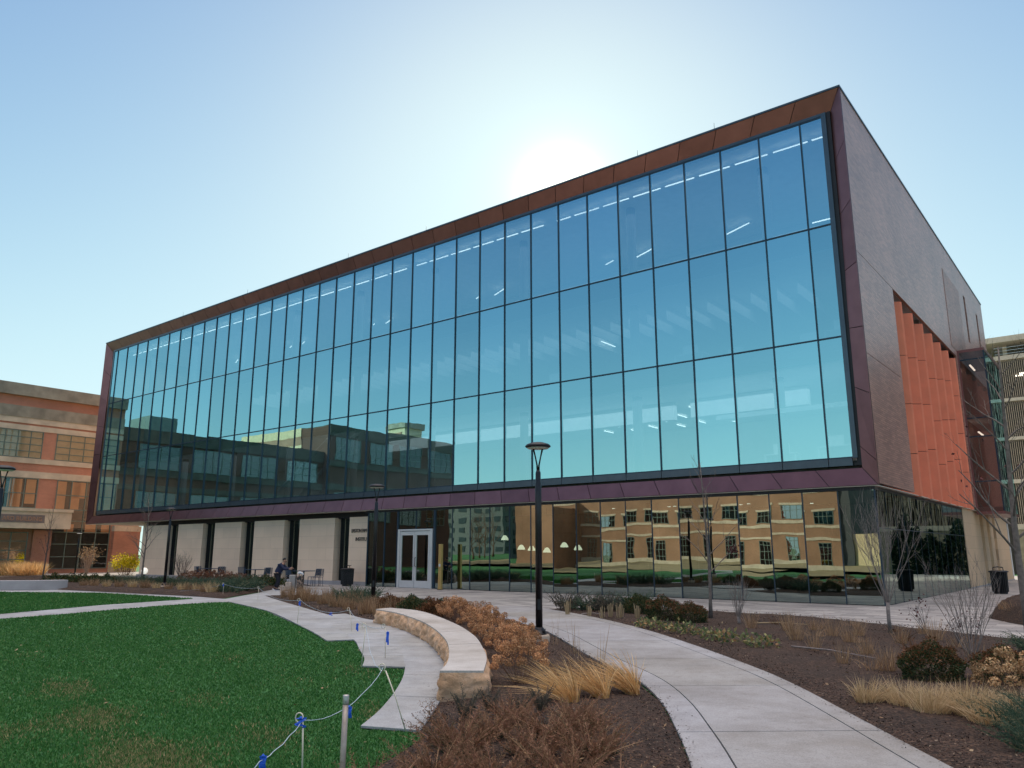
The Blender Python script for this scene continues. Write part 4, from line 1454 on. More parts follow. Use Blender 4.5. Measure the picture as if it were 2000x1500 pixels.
def ribbon(p, L, label, wv=0.3, ang=0.3):
    mb = MB()
    n = 7
    for s in (-1, 1):
        rows = []
        for k in range(n):
            z = -L * k / (n - 1) * (1 if s > 0 else 0.8)
            x = s * 0.008 + 0.012 * math.sin(k * 1.3 + s) * wv
            rows.append((x - 0.013, 0.006 * math.sin(k + s), z))
            rows.append((x + 0.013, 0.006 * math.cos(k * 1.1), z))
        rows2 = [(a, b + 0.0012, c) for a, b, c in rows]
        m_ = len(rows)
        f = [(2 * k, 2 * k + 1, 2 * k + 3, 2 * k + 2) for k in range(n - 1)] + [(m_ + 2 * k + 2, m_ + 2 * k + 3, m_ + 2 * k + 1, m_ + 2 * k) for k in range(n - 1)]
        mb.add(rows + rows2, f)
    mb.lathe([(0.004, -0.012), (0.012, 0.0), (0.004, 0.012)], 8)
    o = mb.build('flag_ribbon', M['ribbon'])
    o.location = p
    o.rotation_euler = (0, 0, ang)
    tag(o, label, 'ribbon', 'blue flagging ribbons on the cord')


ribbon((-1.30, 6.6, 0.40), 0.085, 'blue ribbon hanging from the cord just right of the steel pipe')
ribbon((-1.67, 5.62, 0.27), 0.10, 'blue ribbon hanging from the cord at the lower left of the nearest stake')
ribbon((-1.52, 5.97, 0.44), 0.07, 'blue ribbon knotted on the loop of the nearest stake', 2.0)
ribbon((-1.9, 12.4, 0.42), 0.19, 'blue ribbon hanging below the stake with the clear loop')
ribbon((-2.77, 14.5, 0.36), 0.13, 'blue ribbon above the walk beside the leaning stakes')
ribbon((-3.86, 17.2, 0.36), 0.07, 'blue ribbon on the sagging cord before the tan dry planting', 2.0)
ribbon((-10.76, 29.86, 0.47), 0.09, 'blue ribbon on the farthest white stake before the green bed')
ribbon((-4.84, 18.35, 0.52), 0.10, 'blue ribbon tied to the stake before the tan dry planting')
pp = root('steel_pipe', (-1.06, 5.23, 0))
tag(pp, 'straight dull steel pipe standing in the lawn beside the nearest stake', 'pipe')
MB().tube([(0, 0, -0.1), (0.008, 0, 0.68)], 0.0185, 14).build('pipe', M['steelpipe'], pp, True)
MB().lathe([(0.0195, 0.665), (0.0205, 0.67), (0.0205, 0.715), (0.018, 0.72), (0.015, 0.715)], 14, (0.008, 0, 0)).build('pipe_cap', plain('bright pipe thread', (0.42, 0.42, 0.42), 0.4, 0.7, 0.3, 60), pp, True)

# patio tables and chairs
def make_chair(loc, rz, label):
    C_ = root('patio_chair', loc, rz)
    tag(C_, label, 'chair', 'slate blue patio chairs along the limestone wall')
    m = M['chair']
    MB().box(-0.21, 0.21, -0.21, 0.21, 0.43, 0.45).build('seat', m, C_, bevel=0.005)
    b = MB()
    b.tube([(-0.21, 0.20, 0.44), (-0.205, 0.27, 0.82), (0.205, 0.27, 0.82), (0.21, 0.20, 0.44)], 0.015, 6)
    b.build('back_frame', m, C_)
    b = MB()
    for k in range(11):
        x = -0.18 + 0.036 * k
        b.tube([(x, 0.205, 0.50), (x, 0.268, 0.80)], 0.011, 4)
    b.build('back_mesh', m, C_)
    for x, y in ((-0.2, -0.2), (0.2, -0.2), (-0.2, 0.2), (0.2, 0.2)):
        MB().tube([(x, y, 0.44), (x * 1.06, y * 1.12, 0.0)], 0.014, 6).build('leg', m, C_)
    return C_


def make_table(loc, rz, label):
    T = root('patio_table', loc, rz)
    tag(T, label, 'table', 'slate blue patio tables along the limestone wall')
    MB().box(-0.4, 0.4, -0.4, 0.4, 0.70, 0.73).build('tabletop', M['chair'], T, bevel=0.006)
    MB().tube([(0, 0, 0.03), (0, 0, 0.70)], 0.035, 8).build('pedestal', M['chair'], T)
    b = MB()
    for k in range(4):
        a = PI / 4 + k * PI / 2
        b.tube([(0, 0, 0.06), (0.32 * math.cos(a), 0.32 * math.sin(a), 0.015)], 0.02, 5)
    b.build('base', M['chair'], T)
    return T


groups = [('right of the purple bare shrub', -36.1, -1.0, [(-1.2, 1.6, 'leftmost'), (-0.5, 2.9, 'second'), (0.55, -1.4, 'third'), (1.5, -2.0, 'turned')]),
          ('behind the rusty flower bushes', -31.3, -1.2, [(-1.2, 1.5, 'dark'), (0.5, -1.2, 'mesh backed'), (1.2, -1.9, 'outer')]),
          ('beside the person with the luggage', -26.55, -1.6, [(-0.7, 1.9, 'shaded'), (0.58, -1.3, 'mesh backed'), (1.12, -1.75, 'outer')])]
words_ = {'leftmost': 'leftmost slate chair of the set', 'second': 'second slate chair from the left', 'third': 'slate chair right of the table in the set',
          'turned': 'slate chair turned side on in the set', 'dark': 'dark slate chair left of the table', 'mesh backed': 'slate chair drawn up right of the table', 'outer': 'outermost right slate chair of the set',
          'shaded': 'slate chair left of the table'}
tb = ch0 = None
for where, gx, gyy, chs in groups:
    if tb is None:
        tb = make_table(LW(gx, gyy, 0.01), ANG, 'slate table ' + where)
    else:
        dup(tb, LW(gx, gyy, 0.01), ANG + 0.1)['label'] = 'slate table ' + where
    for dx, a, wd in chs:
        p = LW(gx + dx, gyy + 0.2 * math.sin(dx * 3), 0.01)
        lab = words_[wd] + ' ' + where
        if ch0 is None:
            ch0 = make_chair(p, ANG + a, lab)
        else:
            dup(ch0, p, ANG + a)['label'] = lab
gl = root('globe_light', LW(-42.9, -1.4, 0))
tag(gl, 'small bright white globe light low behind the far left lamp post', 'light')
MB().lathe([(0.0, 0.30)] + [(0.20 * math.sin(PI * k / 10), 0.5 - 0.20 * math.cos(PI * k / 10)) for k in range(1, 10)] + [(0.0, 0.70)], 18).build('globe', M['lampglow'], gl, True)
MB().tube([(0, 0, 0), (0, 0, 0.31)], 0.04, 8).build('stalk', M['dark'], gl)

# ------------------------------------------------------------------ the person with luggage
skin = plain('skin', (0.36, 0.20, 0.14), 0.6, 0, 0.05)
navy = plain('navy jacket', (0.012, 0.018, 0.055), 0.8, 0, 0.25, 8)
trous = plain('black trousers', (0.012, 0.013, 0.022), 0.85, 0, 0.25, 8)
hairm = plain('black hair', (0.012, 0.010, 0.010), 0.6, 0, 0.2, 30)
shirt = plain('grey shirt', (0.32, 0.32, 0.34), 0.9, 0, 0.1)
shoe = plain('dark shoe', (0.02, 0.02, 0.03), 0.6, 0, 0.1)
sole = plain('white sole', (0.7, 0.7, 0.72), 0.6, 0, 0.05)


def skinmesh(name, verts, edges, radii, m, parent, rootv=0, sub=2):
    me = bpy.data.meshes.new(name)
    me.from_pydata(verts, edges, [])
    o = link(name, me, m, parent)
    o.modifiers.new('skin', 'SKIN')
    for i, r in enumerate(radii):
        rr = r if isinstance(r, tuple) else (r, r)
        me.skin_vertices[0].data[i].radius = rr
        me.skin_vertices[0].data[i].use_root = (i == rootv)
    s = o.modifiers.new('sub', 'SUBSURF')
    s.levels = sub
    s.render_levels = sub
    dg = bpy.context.evaluated_depsgraph_get()
    me2 = bpy.data.meshes.new_from_object(o.evaluated_get(dg))
    o.modifiers.clear()
    o.data = me2
    if not me2.materials:
        me2.materials.append(m)
    me2.polygons.foreach_set('use_smooth', [True] * len(me2.polygons))
    return o


PN = root('person', (-10.22, 34.95, 0.008))
tag(PN, 'person in a navy jacket and dark trousers leaning on luggage before the patio', 'person')
PN.scale = (0.98,) * 3
# x is forward (towards the luggage), y away from the camera
bv = [(-0.02, 0, 0.74), (0.03, 0, 0.90), (0.12, 0, 1.04), (0.18, 0, 1.13), (0.225, 0, 1.20), (0.25, 0, 1.27), (0.255, 0, 1.34),
      (0.15, -0.17, 1.09), (0.30, -0.20, 0.92), (0.50, -0.13, 0.93), (0.56, -0.11, 0.925),
      (0.15, 0.17, 1.09), (0.30, 0.20, 0.93), (0.51, 0.12, 0.97), (0.57, 0.10, 0.965),
      (-0.02, -0.09, 0.68), (0.06, -0.10, 0.39), (-0.02, -0.10, 0.08), (0.08, -0.10, 0.035),
      (-0.02, 0.09, 0.68), (-0.01, 0.10, 0.40), (-0.17, 0.10, 0.11), (-0.08, 0.10, 0.05)]
be = [(0, 1), (1, 2), (2, 3), (3, 4), (4, 5), (5, 6), (3, 7), (7, 8), (8, 9), (9, 10), (3, 11), (11, 12), (12, 13), (13, 14),
      (0, 15), (15, 16), (16, 17), (17, 18), (0, 19), (19, 20), (20, 21), (21, 22)]
brd = [0.12, 0.115, 0.12, 0.09, 0.05, 0.082, 0.07, 0.055, 0.043, 0.03, 0.03, 0.055, 0.043, 0.03, 0.03, 0.085, 0.058, 0.04, 0.035, 0.085, 0.058, 0.04, 0.035]
# fingers grow from the palms
for wv in (10, 14):
    x, y, z = bv[wv]
    for k, (dx, dy, dz, L) in enumerate([(0.02, -0.030, 0.0, 0.052), (0.024, -0.010, 0.004, 0.060), (0.024, 0.010, 0.003, 0.056), (0.02, 0.028, 0.0, 0.044), (-0.01, -0.034, -0.012, 0.040)]):
        a = len(bv)
        bv += [(x + dx, y + dy, z + dz), (x + dx + L * 0.6, y + dy, z + dz - 0.006), (x + dx + L * 0.75, y + dy, z + dz - L * 0.6)]
        be += [(wv, a), (a, a + 1), (a + 1, a + 2)]
        brd += [0.009, 0.008, 0.007]
body = skinmesh('body', bv, be, brd, skin, PN)
# face: nose, eyes, mouth, ears on the head
fc = MB()
fc.tube([(0.325, 0, 1.315), (0.352, 0, 1.28), (0.322, 0, 1.272)], [0.008, 0.014, 0.008], 6)
fc.build('nose', skin, body, True)
for s in (-1, 1):
    MB().lathe([(0.001, -0.009), (0.009, 0), (0.001, 0.009)], 8, (0.318, s * 0.030, 1.315)).build('eye', sole, body, True)
    MB().lathe([(0.002, -0.028), (0.016, -0.01), (0.018, 0.012), (0.003, 0.03)], 8, (0.243, s * 0.083, 1.30), 0.9, 0.5).build('ear', skin, body, True)
MB().tube([(0.318, -0.022, 1.243), (0.332, 0, 1.242), (0.318, 0.022, 1.243)], 0.005, 5).build('mouth', plain('lips', (0.25, 0.09, 0.08), 0.5), body, True)
skinmesh('hair', [(0.20, 0, 1.29), (0.215, 0, 1.345), (0.25, 0, 1.375), (0.295, 0, 1.372)], [(0, 1), (1, 2), (2, 3)], [(0.07, 0.06), (0.088, 0.08), (0.085, 0.068), (0.06, 0.035)], hairm, PN)
skinmesh('jacket', [(-0.03, 0, 0.72), (0.0, 0, 0.82), (0.05, 0, 0.93), (0.12, 0, 1.05), (0.175, 0, 1.13), (0.205, 0, 1.175), (0.15, -0.17, 1.09), (0.30, -0.205, 0.92), (0.50, -0.132, 0.93), (0.15, 0.17, 1.09), (0.30, 0.205, 0.93), (0.51, 0.122, 0.97)],
         [(0, 1), (1, 2), (2, 3), (3, 4), (4, 5), (4, 6), (6, 7), (7, 8), (4, 9), (9, 10), (10, 11)],
         [(0.165, 0.185), (0.155, 0.18), (0.15, 0.175), (0.15, 0.175), (0.115, 0.12), (0.075, 0.075), 0.085, 0.07, 0.05, 0.085, 0.07, 0.05], navy, PN)
skinmesh('shirt_hem', [(0.10, 0, 0.72), (0.13, 0, 0.84)], [(0, 1)], [(0.06, 0.10), (0.05, 0.10)], shirt, PN)
skinmesh('trousers', [(-0.02, 0, 0.76), (-0.02, -0.09, 0.66), (0.06, -0.10, 0.39), (-0.02, -0.10, 0.10), (-0.02, 0.09, 0.66), (-0.01, 0.10, 0.40), (-0.16, 0.10, 0.13)],
         [(0, 1), (1, 2), (2, 3), (0, 4), (4, 5), (5, 6)], [(0.14, 0.15), 0.11, 0.085, 0.07, 0.11, 0.085, 0.07], trous, PN)
for (x, y, z, tilt) in ((-0.02, -0.10, 0.0, 0.0), (-0.17, 0.10, 0.02, 0.35)):
    s = skinmesh('shoe', [(-0.05, 0, 0.055), (0.03, 0, 0.055), (0.13, 0, 0.04), (0.18, 0, 0.035)], [(0, 1), (1, 2), (2, 3)], [0.042, 0.046, 0.04, 0.028], shoe, PN)
    s.location = (x, y, z)
    s.rotation_euler = (0, tilt, 0)
    so = MB().prism([(-0.09, -0.035), (0.12, -0.045), (0.2, -0.02), (0.2, 0.02), (0.12, 0.045), (-0.09, 0.035)], 0.0, 0.022).build('sole', sole, s)

grey = plain('grey suitcase shell', (0.30, 0.28, 0.27), 0.5, 0, 0.15, 5)
Sc = root('suitcase', (-9.55, 34.85, 0.008))
tag(Sc, 'grey upright suitcase with raised handle that the person leans on', 'suitcase')
MB().box(-0.15, 0.13, -0.12, 0.12, 0.06, 0.66).build('shell', grey, Sc, bevel=0.04)
MB().tube([(-0.07, 0, 0.66), (-0.07, 0, 0.90), (-0.07, 0.0, 0.905), (0.08, 0, 0.905), (0.08, 0, 0.66)], 0.012, 6).build('handle', M['dark'], Sc)
for x, y in ((-0.11, -0.09), (0.1, -0.09), (-0.11, 0.09), (0.1, 0.09)):
    MB().tube([(x - 0.012, y, 0.028), (x + 0.012, y, 0.028)], 0.028, 10).build('wheel', M['dark'], Sc)
Pb = root('shopping_bag', (-9.66, 34.62, 0.008))
tag(Pb, 'crumpled tan and white shopping bag standing before the grey suitcase', 'bag')
bgm = plain('tan bag', (0.42, 0.33, 0.27), 0.8, 0, 0.3, 9, 0.5, 14, 0.03)
MB().prism([(-0.13, -0.08), (0.13, -0.08), (0.13, 0.08), (-0.13, 0.08)], 0.0, 0.36).build('bag_body', bgm, Pb, bevel=0.03)
MB().tube([(-0.07, -0.03, 0.35), (-0.05, -0.03, 0.46), (0.05, -0.03, 0.46), (0.07, -0.03, 0.35)], 0.008, 5).build('bag_handle', sole, Pb)
m_, t, bb = new_mat('floral duffel')
vo = nd(t, 'ShaderNodeTexVoronoi')
vo.inputs['Scale'].default_value = 16
t.links.new(objco(t), vo.inputs['Vector'])
t.links.new(ramp(t, vo.outputs['Color'], [(0.3, (0.015, 0.013, 0.013)), (0.6, (0.05, 0.035, 0.03)), (0.85, (0.3, 0.2, 0.15))]), bb.inputs['Base Color'])
Du = root('duffel_bag', (-9.22, 34.85, 0.008))
tag(Du, 'dark floral upright bag right of the grey suitcase', 'bag')
MB().box(-0.14, 0.14, -0.12, 0.12, 0.05, 0.62).build('bag_body', m_, Du, bevel=0.05)
MB().box(-0.10, 0.10, -0.135, -0.121, 0.12, 0.36).build('front_pocket', m_, Du, bevel=0.005)
MB().tube([(-0.06, 0, 0.6), (-0.05, 0, 0.70), (0.05, 0, 0.70), (0.06, 0, 0.6)], 0.012, 5).build('bag_handle', M['dark'], Du)
for y in (-0.09, 0.09):
    MB().tube([(-0.12, y, 0.025), (-0.08, y, 0.025)], 0.025, 10).build('wheel', M['dark'], Du)
o = skinmesh('folded_cloth', [(-0.10, 0, 0.0), (-0.02, 0, 0.05), (0.09, 0.01, 0.015), (0.15, 0, -0.05)], [(0, 1), (1, 2), (2, 3)], [(0.03, 0.05), (0.045, 0.06), (0.035, 0.05), (0.02, 0.03)], sole, None)
o.location = (-9.24, 34.83, 0.72)
tag(o, 'crumpled white cloth lying on top of the dark floral bag', 'cloth')

# ------------------------------------------------------------------ planting
def unit(a):
    return a / (np.linalg.norm(a, axis=1, keepdims=True) + 1e-9)


def rand_dir(n, zmin=-1.0):
    z = rng.uniform(zmin, 1, n)
    a = rng.uniform(0, 2 * PI, n)
    r = np.sqrt(1 - z * z)
    return np.c_[r * np.cos(a), r * np.sin(a), z]


def cards(C, U, W):
    """one leaf-shaped quad per row: base C, along U, half width W"""
    n = len(C)
    V = np.empty((n, 4, 3))
    V[:, 0] = C
    V[:, 1] = C + U * 0.5 + W
    V[:, 2] = C + U
    V[:, 3] = C + U * 0.5 - W
    return V.reshape(-1, 3), np.arange(4 * n).reshape(-1, 4)


def ribbons(P, D, L, wd, bend, seg=4, droop=0.0):
    """n curved blades: start P, direction D, length L, width wd, bend vector added with the square of the height"""
    n = len(P)
    side = unit(np.cross(D, rand_dir(n)))
    V = np.empty((n, seg + 1, 2, 3))
    for i in range(seg + 1):
        u = i / seg
        c = P + D * (L * u)[:, None] + bend * (u * u)[:, None] if np.ndim(u) else P + D * (L * u)[:, None] + bend * (u * u)
        w = (wd * (1 - u) ** 0.6 * 0.5)[:, None]
        V[:, i, 0] = c - side * w
        V[:, i, 1] = c + side * w
    base = np.arange(n)[:, None] * (seg + 1) * 2
    F = []
    for i in range(seg):
        q = np.array([2 * i, 2 * i + 1, 2 * i + 3, 2 * i + 2])
        F.append(base + q)
    F = np.stack(F, 1).reshape(-1, 4)
    return V.reshape(-1, 3), F


def join(parts):
    V, F, k = [], [], 0
    for v, f in parts:
        V.append(v)
        F.append(f + k)
        k += len(v)
    return np.concatenate(V), np.concatenate(F)


# leaf colours
def headmat(name, stops):
    """petal colours, each flower head weathered a little differently"""
    m = leafmat(name, stops)
    t = m.node_tree
    a = nd(t, 'ShaderNodeAttribute', attribute_name='tone')
    r = next(n for n in t.nodes if n.type == 'VALTORGB')
    hs = nd(t, 'ShaderNodeHueSaturation')
    t.links.new(a.outputs['Fac'], hs.inputs['Value'])
    tg = [l.to_socket for l in r.outputs[0].links]
    t.links.new(r.outputs[0], hs.inputs['Color'])
    for s in tg:
        t.links.new(hs.outputs[0], s)
    return m


M['jun_brown'] = leafmat('bronzed juniper', [(0.0, (0.13, 0.10, 0.045)), (0.25, (0.24, 0.115, 0.07)), (0.7, (0.34, 0.175, 0.11)), (1.0, (0.42, 0.28, 0.15))])
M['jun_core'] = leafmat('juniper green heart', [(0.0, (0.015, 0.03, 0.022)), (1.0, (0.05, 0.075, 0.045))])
M['jun_green'] = leafmat('blue green juniper', [(0.0, (0.03, 0.065, 0.046)), (0.5, (0.065, 0.12, 0.075)), (0.85, (0.11, 0.155, 0.095)), (1.0, (0.28, 0.21, 0.11))])
M['jun_grey'] = leafmat('grey brown juniper', [(0.0, (0.045, 0.055, 0.045)), (0.5, (0.095, 0.09, 0.07)), (1.0, (0.19, 0.14, 0.10))])
M['bloom'] = headmat('dry hydrangea head', [(0.0, (0.26, 0.11, 0.05)), (0.4, (0.50, 0.25, 0.115)), (0.8, (0.64, 0.36, 0.18)), (1.0, (0.74, 0.50, 0.28))])
M['bloom_red'] = headmat('rusty dry flower head', [(0.0, (0.09, 0.035, 0.02)), (0.6, (0.21, 0.085, 0.045)), (1.0, (0.34, 0.19, 0.12))])
M['bloom_pale'] = headmat('straw hydrangea head', [(0.0, (0.27, 0.15, 0.07)), (0.5, (0.52, 0.33, 0.17)), (1.0, (0.66, 0.48, 0.28))])
M['gold'] = leafmat('golden dry grass', [(0.0, (0.42, 0.23, 0.09)), (0.5, (0.72, 0.44, 0.18)), (1.0, (0.84, 0.62, 0.33))], 0.5, 0.35)
M['straw'] = leafmat('pale straw grass', [(0.0, (0.38, 0.26, 0.13)), (0.5, (0.62, 0.45, 0.25)), (1.0, (0.76, 0.60, 0.38))], 0.6)
M['tan'] = leafmat('brown dry grass', [(0.0, (0.22, 0.13, 0.07)), (0.5, (0.40, 0.25, 0.14)), (1.0, (0.55, 0.38, 0.23))], 0.7)
M['box'] = leafmat('dark boxwood leaf', [(0.0, (0.018, 0.034, 0.015)), (0.6, (0.05, 0.085, 0.03)), (0.85, (0.10, 0.09, 0.032)), (1.0, (0.24, 0.115, 0.05))])
M['boxtip'] = leafmat('bronze boxwood tip', [(0.0, (0.07, 0.045, 0.02)), (0.6, (0.17, 0.075, 0.035)), (1.0, (0.25, 0.11, 0.05))])
M['perennial'] = leafmat('yellowing leaf', [(0.0, (0.06, 0.10, 0.045)), (0.4, (0.15, 0.19, 0.075)), (0.75, (0.36, 0.32, 0.14)), (1.0, (0.38, 0.20, 0.09))])
M['yellow'] = leafmat('yellow leaf', [(0.0, (0.45, 0.42, 0.02)), (0.5, (0.80, 0.64, 0.02)), (1.0, (0.88, 0.74, 0.06))], 0.6, 0.5)
M['redleaf'] = leafmat('dark red leaf', [(0.0, (0.05, 0.02, 0.02)), (1.0, (0.14, 0.045, 0.045))])
M['grass'] = leafmat('lawn blade', [(0.0, (0.032, 0.12, 0.026)), (0.5, (0.055, 0.185, 0.040)), (0.95, (0.085, 0.22, 0.054)), (1.0, (0.26, 0.27, 0.11))], 0.6, 0.2)
M['dryblade'] = leafmat('straw lawn blade', [(0.0, (0.10, 0.15, 0.05)), (0.5, (0.30, 0.25, 0.11)), (1.0, (0.50, 0.38, 0.21))], 0.7, 0.2)
M['chip'] = leafmat('bark chip', [(0.0, (0.022, 0.014, 0.012)), (0.6, (0.07, 0.042, 0.034)), (0.93, (0.13, 0.085, 0.065)), (1.0, (0.36, 0.28, 0.20))], 0.9, 0.0)
M['needle'] = leafmat('dark evergreen', [(0.0, (0.008, 0.022, 0.014)), (1.0, (0.03, 0.06, 0.03))])


def juniper_mesh(name, r, h, nf, ns, L, flat=0.5, wsc=1.0, out=0.8):
    """arching feathery sprays; returns (spray mesh)"""
    base = rng.normal(0, r * 0.38, (nf, 2))
    base = base * np.minimum(1, r * 0.8 / (np.linalg.norm(base, axis=1, keepdims=True) + 1e-6))
    outd = unit(np.c_[base, np.zeros(nf)] + 0.4 * r * np.c_[rand_dir(nf)[:, :2], np.zeros(nf)])
    P = np.c_[base * 0.7, np.full(nf, 0.02)]
    D = unit(outd * rng.uniform(0.1, out, (nf, 1)) + np.array([0, 0, 1.0]) * rng.uniform(0.35, 1.0, (nf, 1)))
    Ls = L * rng.uniform(0.55, 1.15, nf)
    Ls = np.minimum(Ls, h * 1.1 / np.maximum(0.3, D[:, 2]))
    bend = outd * (Ls * 0.25)[:, None] - np.array([0, 0, 1]) * (Ls * 0.22 * flat)[:, None]
    parts = []
    # stems
    parts.append(ribbons(P, D, Ls, np.full(nf, 0.013 * wsc ** 0.5), bend, 5))
    u = np.tile(np.linspace(0.12, 1.0, ns), nf) + rng.normal(0, 0.01, nf * ns)
    u = np.clip(u, 0.05, 1)
    i = np.repeat(np.arange(nf), ns)
    C = P[i] + D[i] * (Ls[i] * u)[:, None] + bend[i] * (u * u)[:, None]
    T = unit(D[i] * Ls[i][:, None] + bend[i] * (2 * u)[:, None])
    fl = unit(np.cross(T, rand_dir(nf)[i]))
    sgn = np.where(rng.random(nf * ns) < 0.5, -1, 1)[:, None]
    sdir = unit(T * 0.75 + fl * sgn * rng.uniform(0.5, 1.0, (nf * ns, 1)) + rand_dir(nf * ns) * 0.25)
    sl = Ls[i] * rng.uniform(0.10, 0.22, nf * ns) * (1.15 - 0.85 * u)
    W = unit(np.cross(sdir, rand_dir(nf * ns))) * (sl * 0.075 * wsc)[:, None]
    parts.append(cards(C, sdir * sl[:, None], W))
    # finer tips on each side sprig
    i2 = np.repeat(np.arange(nf * ns), 2)
    uu = rng.uniform(0.3, 0.8, len(i2))
    C2 = C[i2] + sdir[i2] * (sl[i2] * uu)[:, None]
    d2 = unit(sdir[i2] + rand_dir(len(i2)) * 0.7)
    l2 = sl[i2] * rng.uniform(0.3, 0.6, len(i2))
    W2 = unit(np.cross(d2, rand_dir(len(i2)))) * (l2 * 0.10 * wsc)[:, None]
    parts.append(cards(C2, d2 * l2[:, None], W2))
    return np_mesh(name, *join(parts))


def blob_leaves(name, rx, rz, n, size, zmin=-0.25, rough=0.18, inner=0.35):
    d = rand_dir(n, zmin)
    lump = 1 + rough * np.sin(d[:, 0] * 5 + 1.3) * np.cos(d[:, 1] * 6 + 0.4) + rough * 0.7 * np.sin(d[:, 2] * 9 + d[:, 0] * 7)
    rr = lump * (1 - inner * rng.random(n) ** 2)
    C = d * np.array([rx, rx, rz]) * rr[:, None]
    C[:, 2] += rz * 0.55
    C[:, 2] = np.maximum(C[:, 2], 0.01)
    U = unit(d + 0.9 * rand_dir(n)) * (size * rng.uniform(0.6, 1.3, n))[:, None]
    W = unit(np.cross(U, rand_dir(n))) * (size * 0.32)
    return np_mesh(name, *cards(C, U, W))


def bloom_mesh(name, heads, R0, npet, ps):
    parts = []
    tone = []
    for c in heads:
        tone += [rng.uniform(0.62, 1.3)] * (npet * 4)
        k = R0 * rng.uniform(0.75, 1.2)
        d = rand_dir(npet, -0.75)
        sh = 1 + 0.12 * np.sin(d[:, 0] * 7 + c[0] * 40) * np.cos(d[:, 1] * 8)
        C = np.array(c) + d * (k * sh * rng.uniform(0.86, 1.0, npet))[:, None] * np.array([1, 1, 0.9])
        U = unit(np.cross(d, rand_dir(npet)) + 0.5 * d) * (ps * rng.uniform(0.7, 1.3, npet))[:, None]
        W = unit(np.cross(U, d + 0.4 * rand_dir(npet))) * ps * 0.45
        parts.append(cards(C - U * 0.5, U, W))
    me = np_mesh(name, *join(parts))
    at = me.attributes.new('tone', 'FLOAT', 'POINT')
    at.data.foreach_set('value', np.array(tone[:len(me.vertices)], np.float32))
    return me


def hydrangea(r, h, nh, R0, npet=70, ps=0.026, seed=0, lean=(0, 0)):
    """stems mesh + bloom mesh"""
    heads = []
    st = MB()
    tries = 0
    while len(heads) < nh and tries < 2000:
        tries += 1
        a = random.uniform(0, 2 * PI)
        q = math.sqrt(random.random()) * r
        z = h * (1.0 - 0.42 * (q / r) ** 2) * random.uniform(0.78, 1.0) - R0
        p = (q * math.cos(a) + lean[0] * z, q * math.sin(a) + lean[1] * z, z)
        if all((p[0] - c[0]) ** 2 + (p[1] - c[1]) ** 2 + (p[2] - c[2]) ** 2 > (R0 * 1.95) ** 2 for c in heads):
            heads.append(p)
    for p in heads:
        b = (p[0] * 0.25, p[1] * 0.25, 0)
        m_ = (p[0] * 0.7 + random.uniform(-.02, .02), p[1] * 0.7 + random.uniform(-.02, .02), p[2] * 0.55)
        st.tube([b, m_, p], [0.005, 0.004, 0.003], 4, False)
    for k in range(nh):
        a = random.uniform(0, 2 * PI)
        q = r * random.uniform(0.3, 1.0)
        st.tube([(q * 0.2 * math.cos(a), q * 0.2 * math.sin(a), 0), (q * math.cos(a), q * math.sin(a), h * random.uniform(0.35, 0.8))], [0.004, 0.002], 3, False)
    me = bpy.data.meshes.new('stems')
    me.from_pydata(st.v, [], st.f)
    return me, bloom_mesh('bloom', heads, R0, npet, ps)


def tuft_mesh(name, n, L, r, spread, lean=(0, 0), wd=0.005, bend=0.35, seg=4):
    a = rng.uniform(0, 2 * PI, n)
    q = r * np.sqrt(rng.random(n))
    P = np.c_[q * np.cos(a), q * np.sin(a), np.zeros(n)]
    a2 = a + rng.normal(0, 0.7, n)
    s = spread * rng.random(n)
    D = unit(np.c_[np.cos(a2) * s + lean[0] * 0.6, np.sin(a2) * s + lean[1] * 0.6, np.ones(n)])
    Ls = L * rng.uniform(0.45, 1.1, n)
    bv_ = np.c_[np.cos(a2) * s + lean[0], np.sin(a2) * s + lean[1], -0.35 - 0.3 * s] * (Ls * bend * rng.uniform(0.5, 1.5, n))[:, None]
    return np_mesh(name, *ribbons(P, D, Ls, wd * rng.uniform(0.6, 1.3, n), bv_, seg))


def branch(mb, p, d, L, r, depth, up=0.15, spread=0.6, kids=3, tips=None, wob=0.12, taper=0.62, start=0.3):
    n = 4
    pts, rad = [Vector(p)], [r]
    q = Vector(p)
    dd = Vector(d).normalized()
    for i in range(n):
        dd = (dd + Vector((random.gauss(0, wob), random.gauss(0, wob), random.gauss(0, wob) + up * 0.3))).normalized()
        q = q + dd * (L / n)
        pts.append(q.copy())
        rad.append(r * (1 - (1 - taper * 0.55) * (i + 1) / n))
    mb.tube(pts, rad, 6 if r > 0.012 else 4, False)
    if depth == 0:
        if tips is not None:
            tips.append(pts[-1])
            tips.append(pts[-2])
        return
    for k in range(kids):
        f = start + (1 - start) * (k + random.random() * 0.8) / kids
        i = min(n - 1, int(f * n))
        u = f * n - i
        b = pts[i].lerp(pts[i + 1], min(1, u))
        t = (pts[i + 1] - pts[i]).normalized()
        s = Vector((random.gauss(0, 1), random.gauss(0, 1), random.gauss(0, 0.5)))
        s = (s - t * s.dot(t)).normalized()
        branch(mb, b, t * (1 - spread * 0.35) + s * spread + Vector((0, 0, up)), L * random.uniform(0.42, 0.68) * (1.15 - 0.5 * f), max(0.0022, rad[i] * 0.55), depth - 1, up, spread, kids, tips, wob, taper, 0.25)


def leaves_at(name, pts, n, size, m, parent, spread=0.06):
    i = rng.integers(0, len(pts), n)
    C = np.array([tuple(p) for p in pts])[i] + rng.normal(0, spread, (n, 3))
    U = rand_dir(n) * (size * rng.uniform(0.6, 1.3, n))[:, None]
    W = unit(np.cross(U, rand_dir(n))) * size * 0.35
    return link(name, np_mesh(name, *cards(C, U, W)), m, parent)


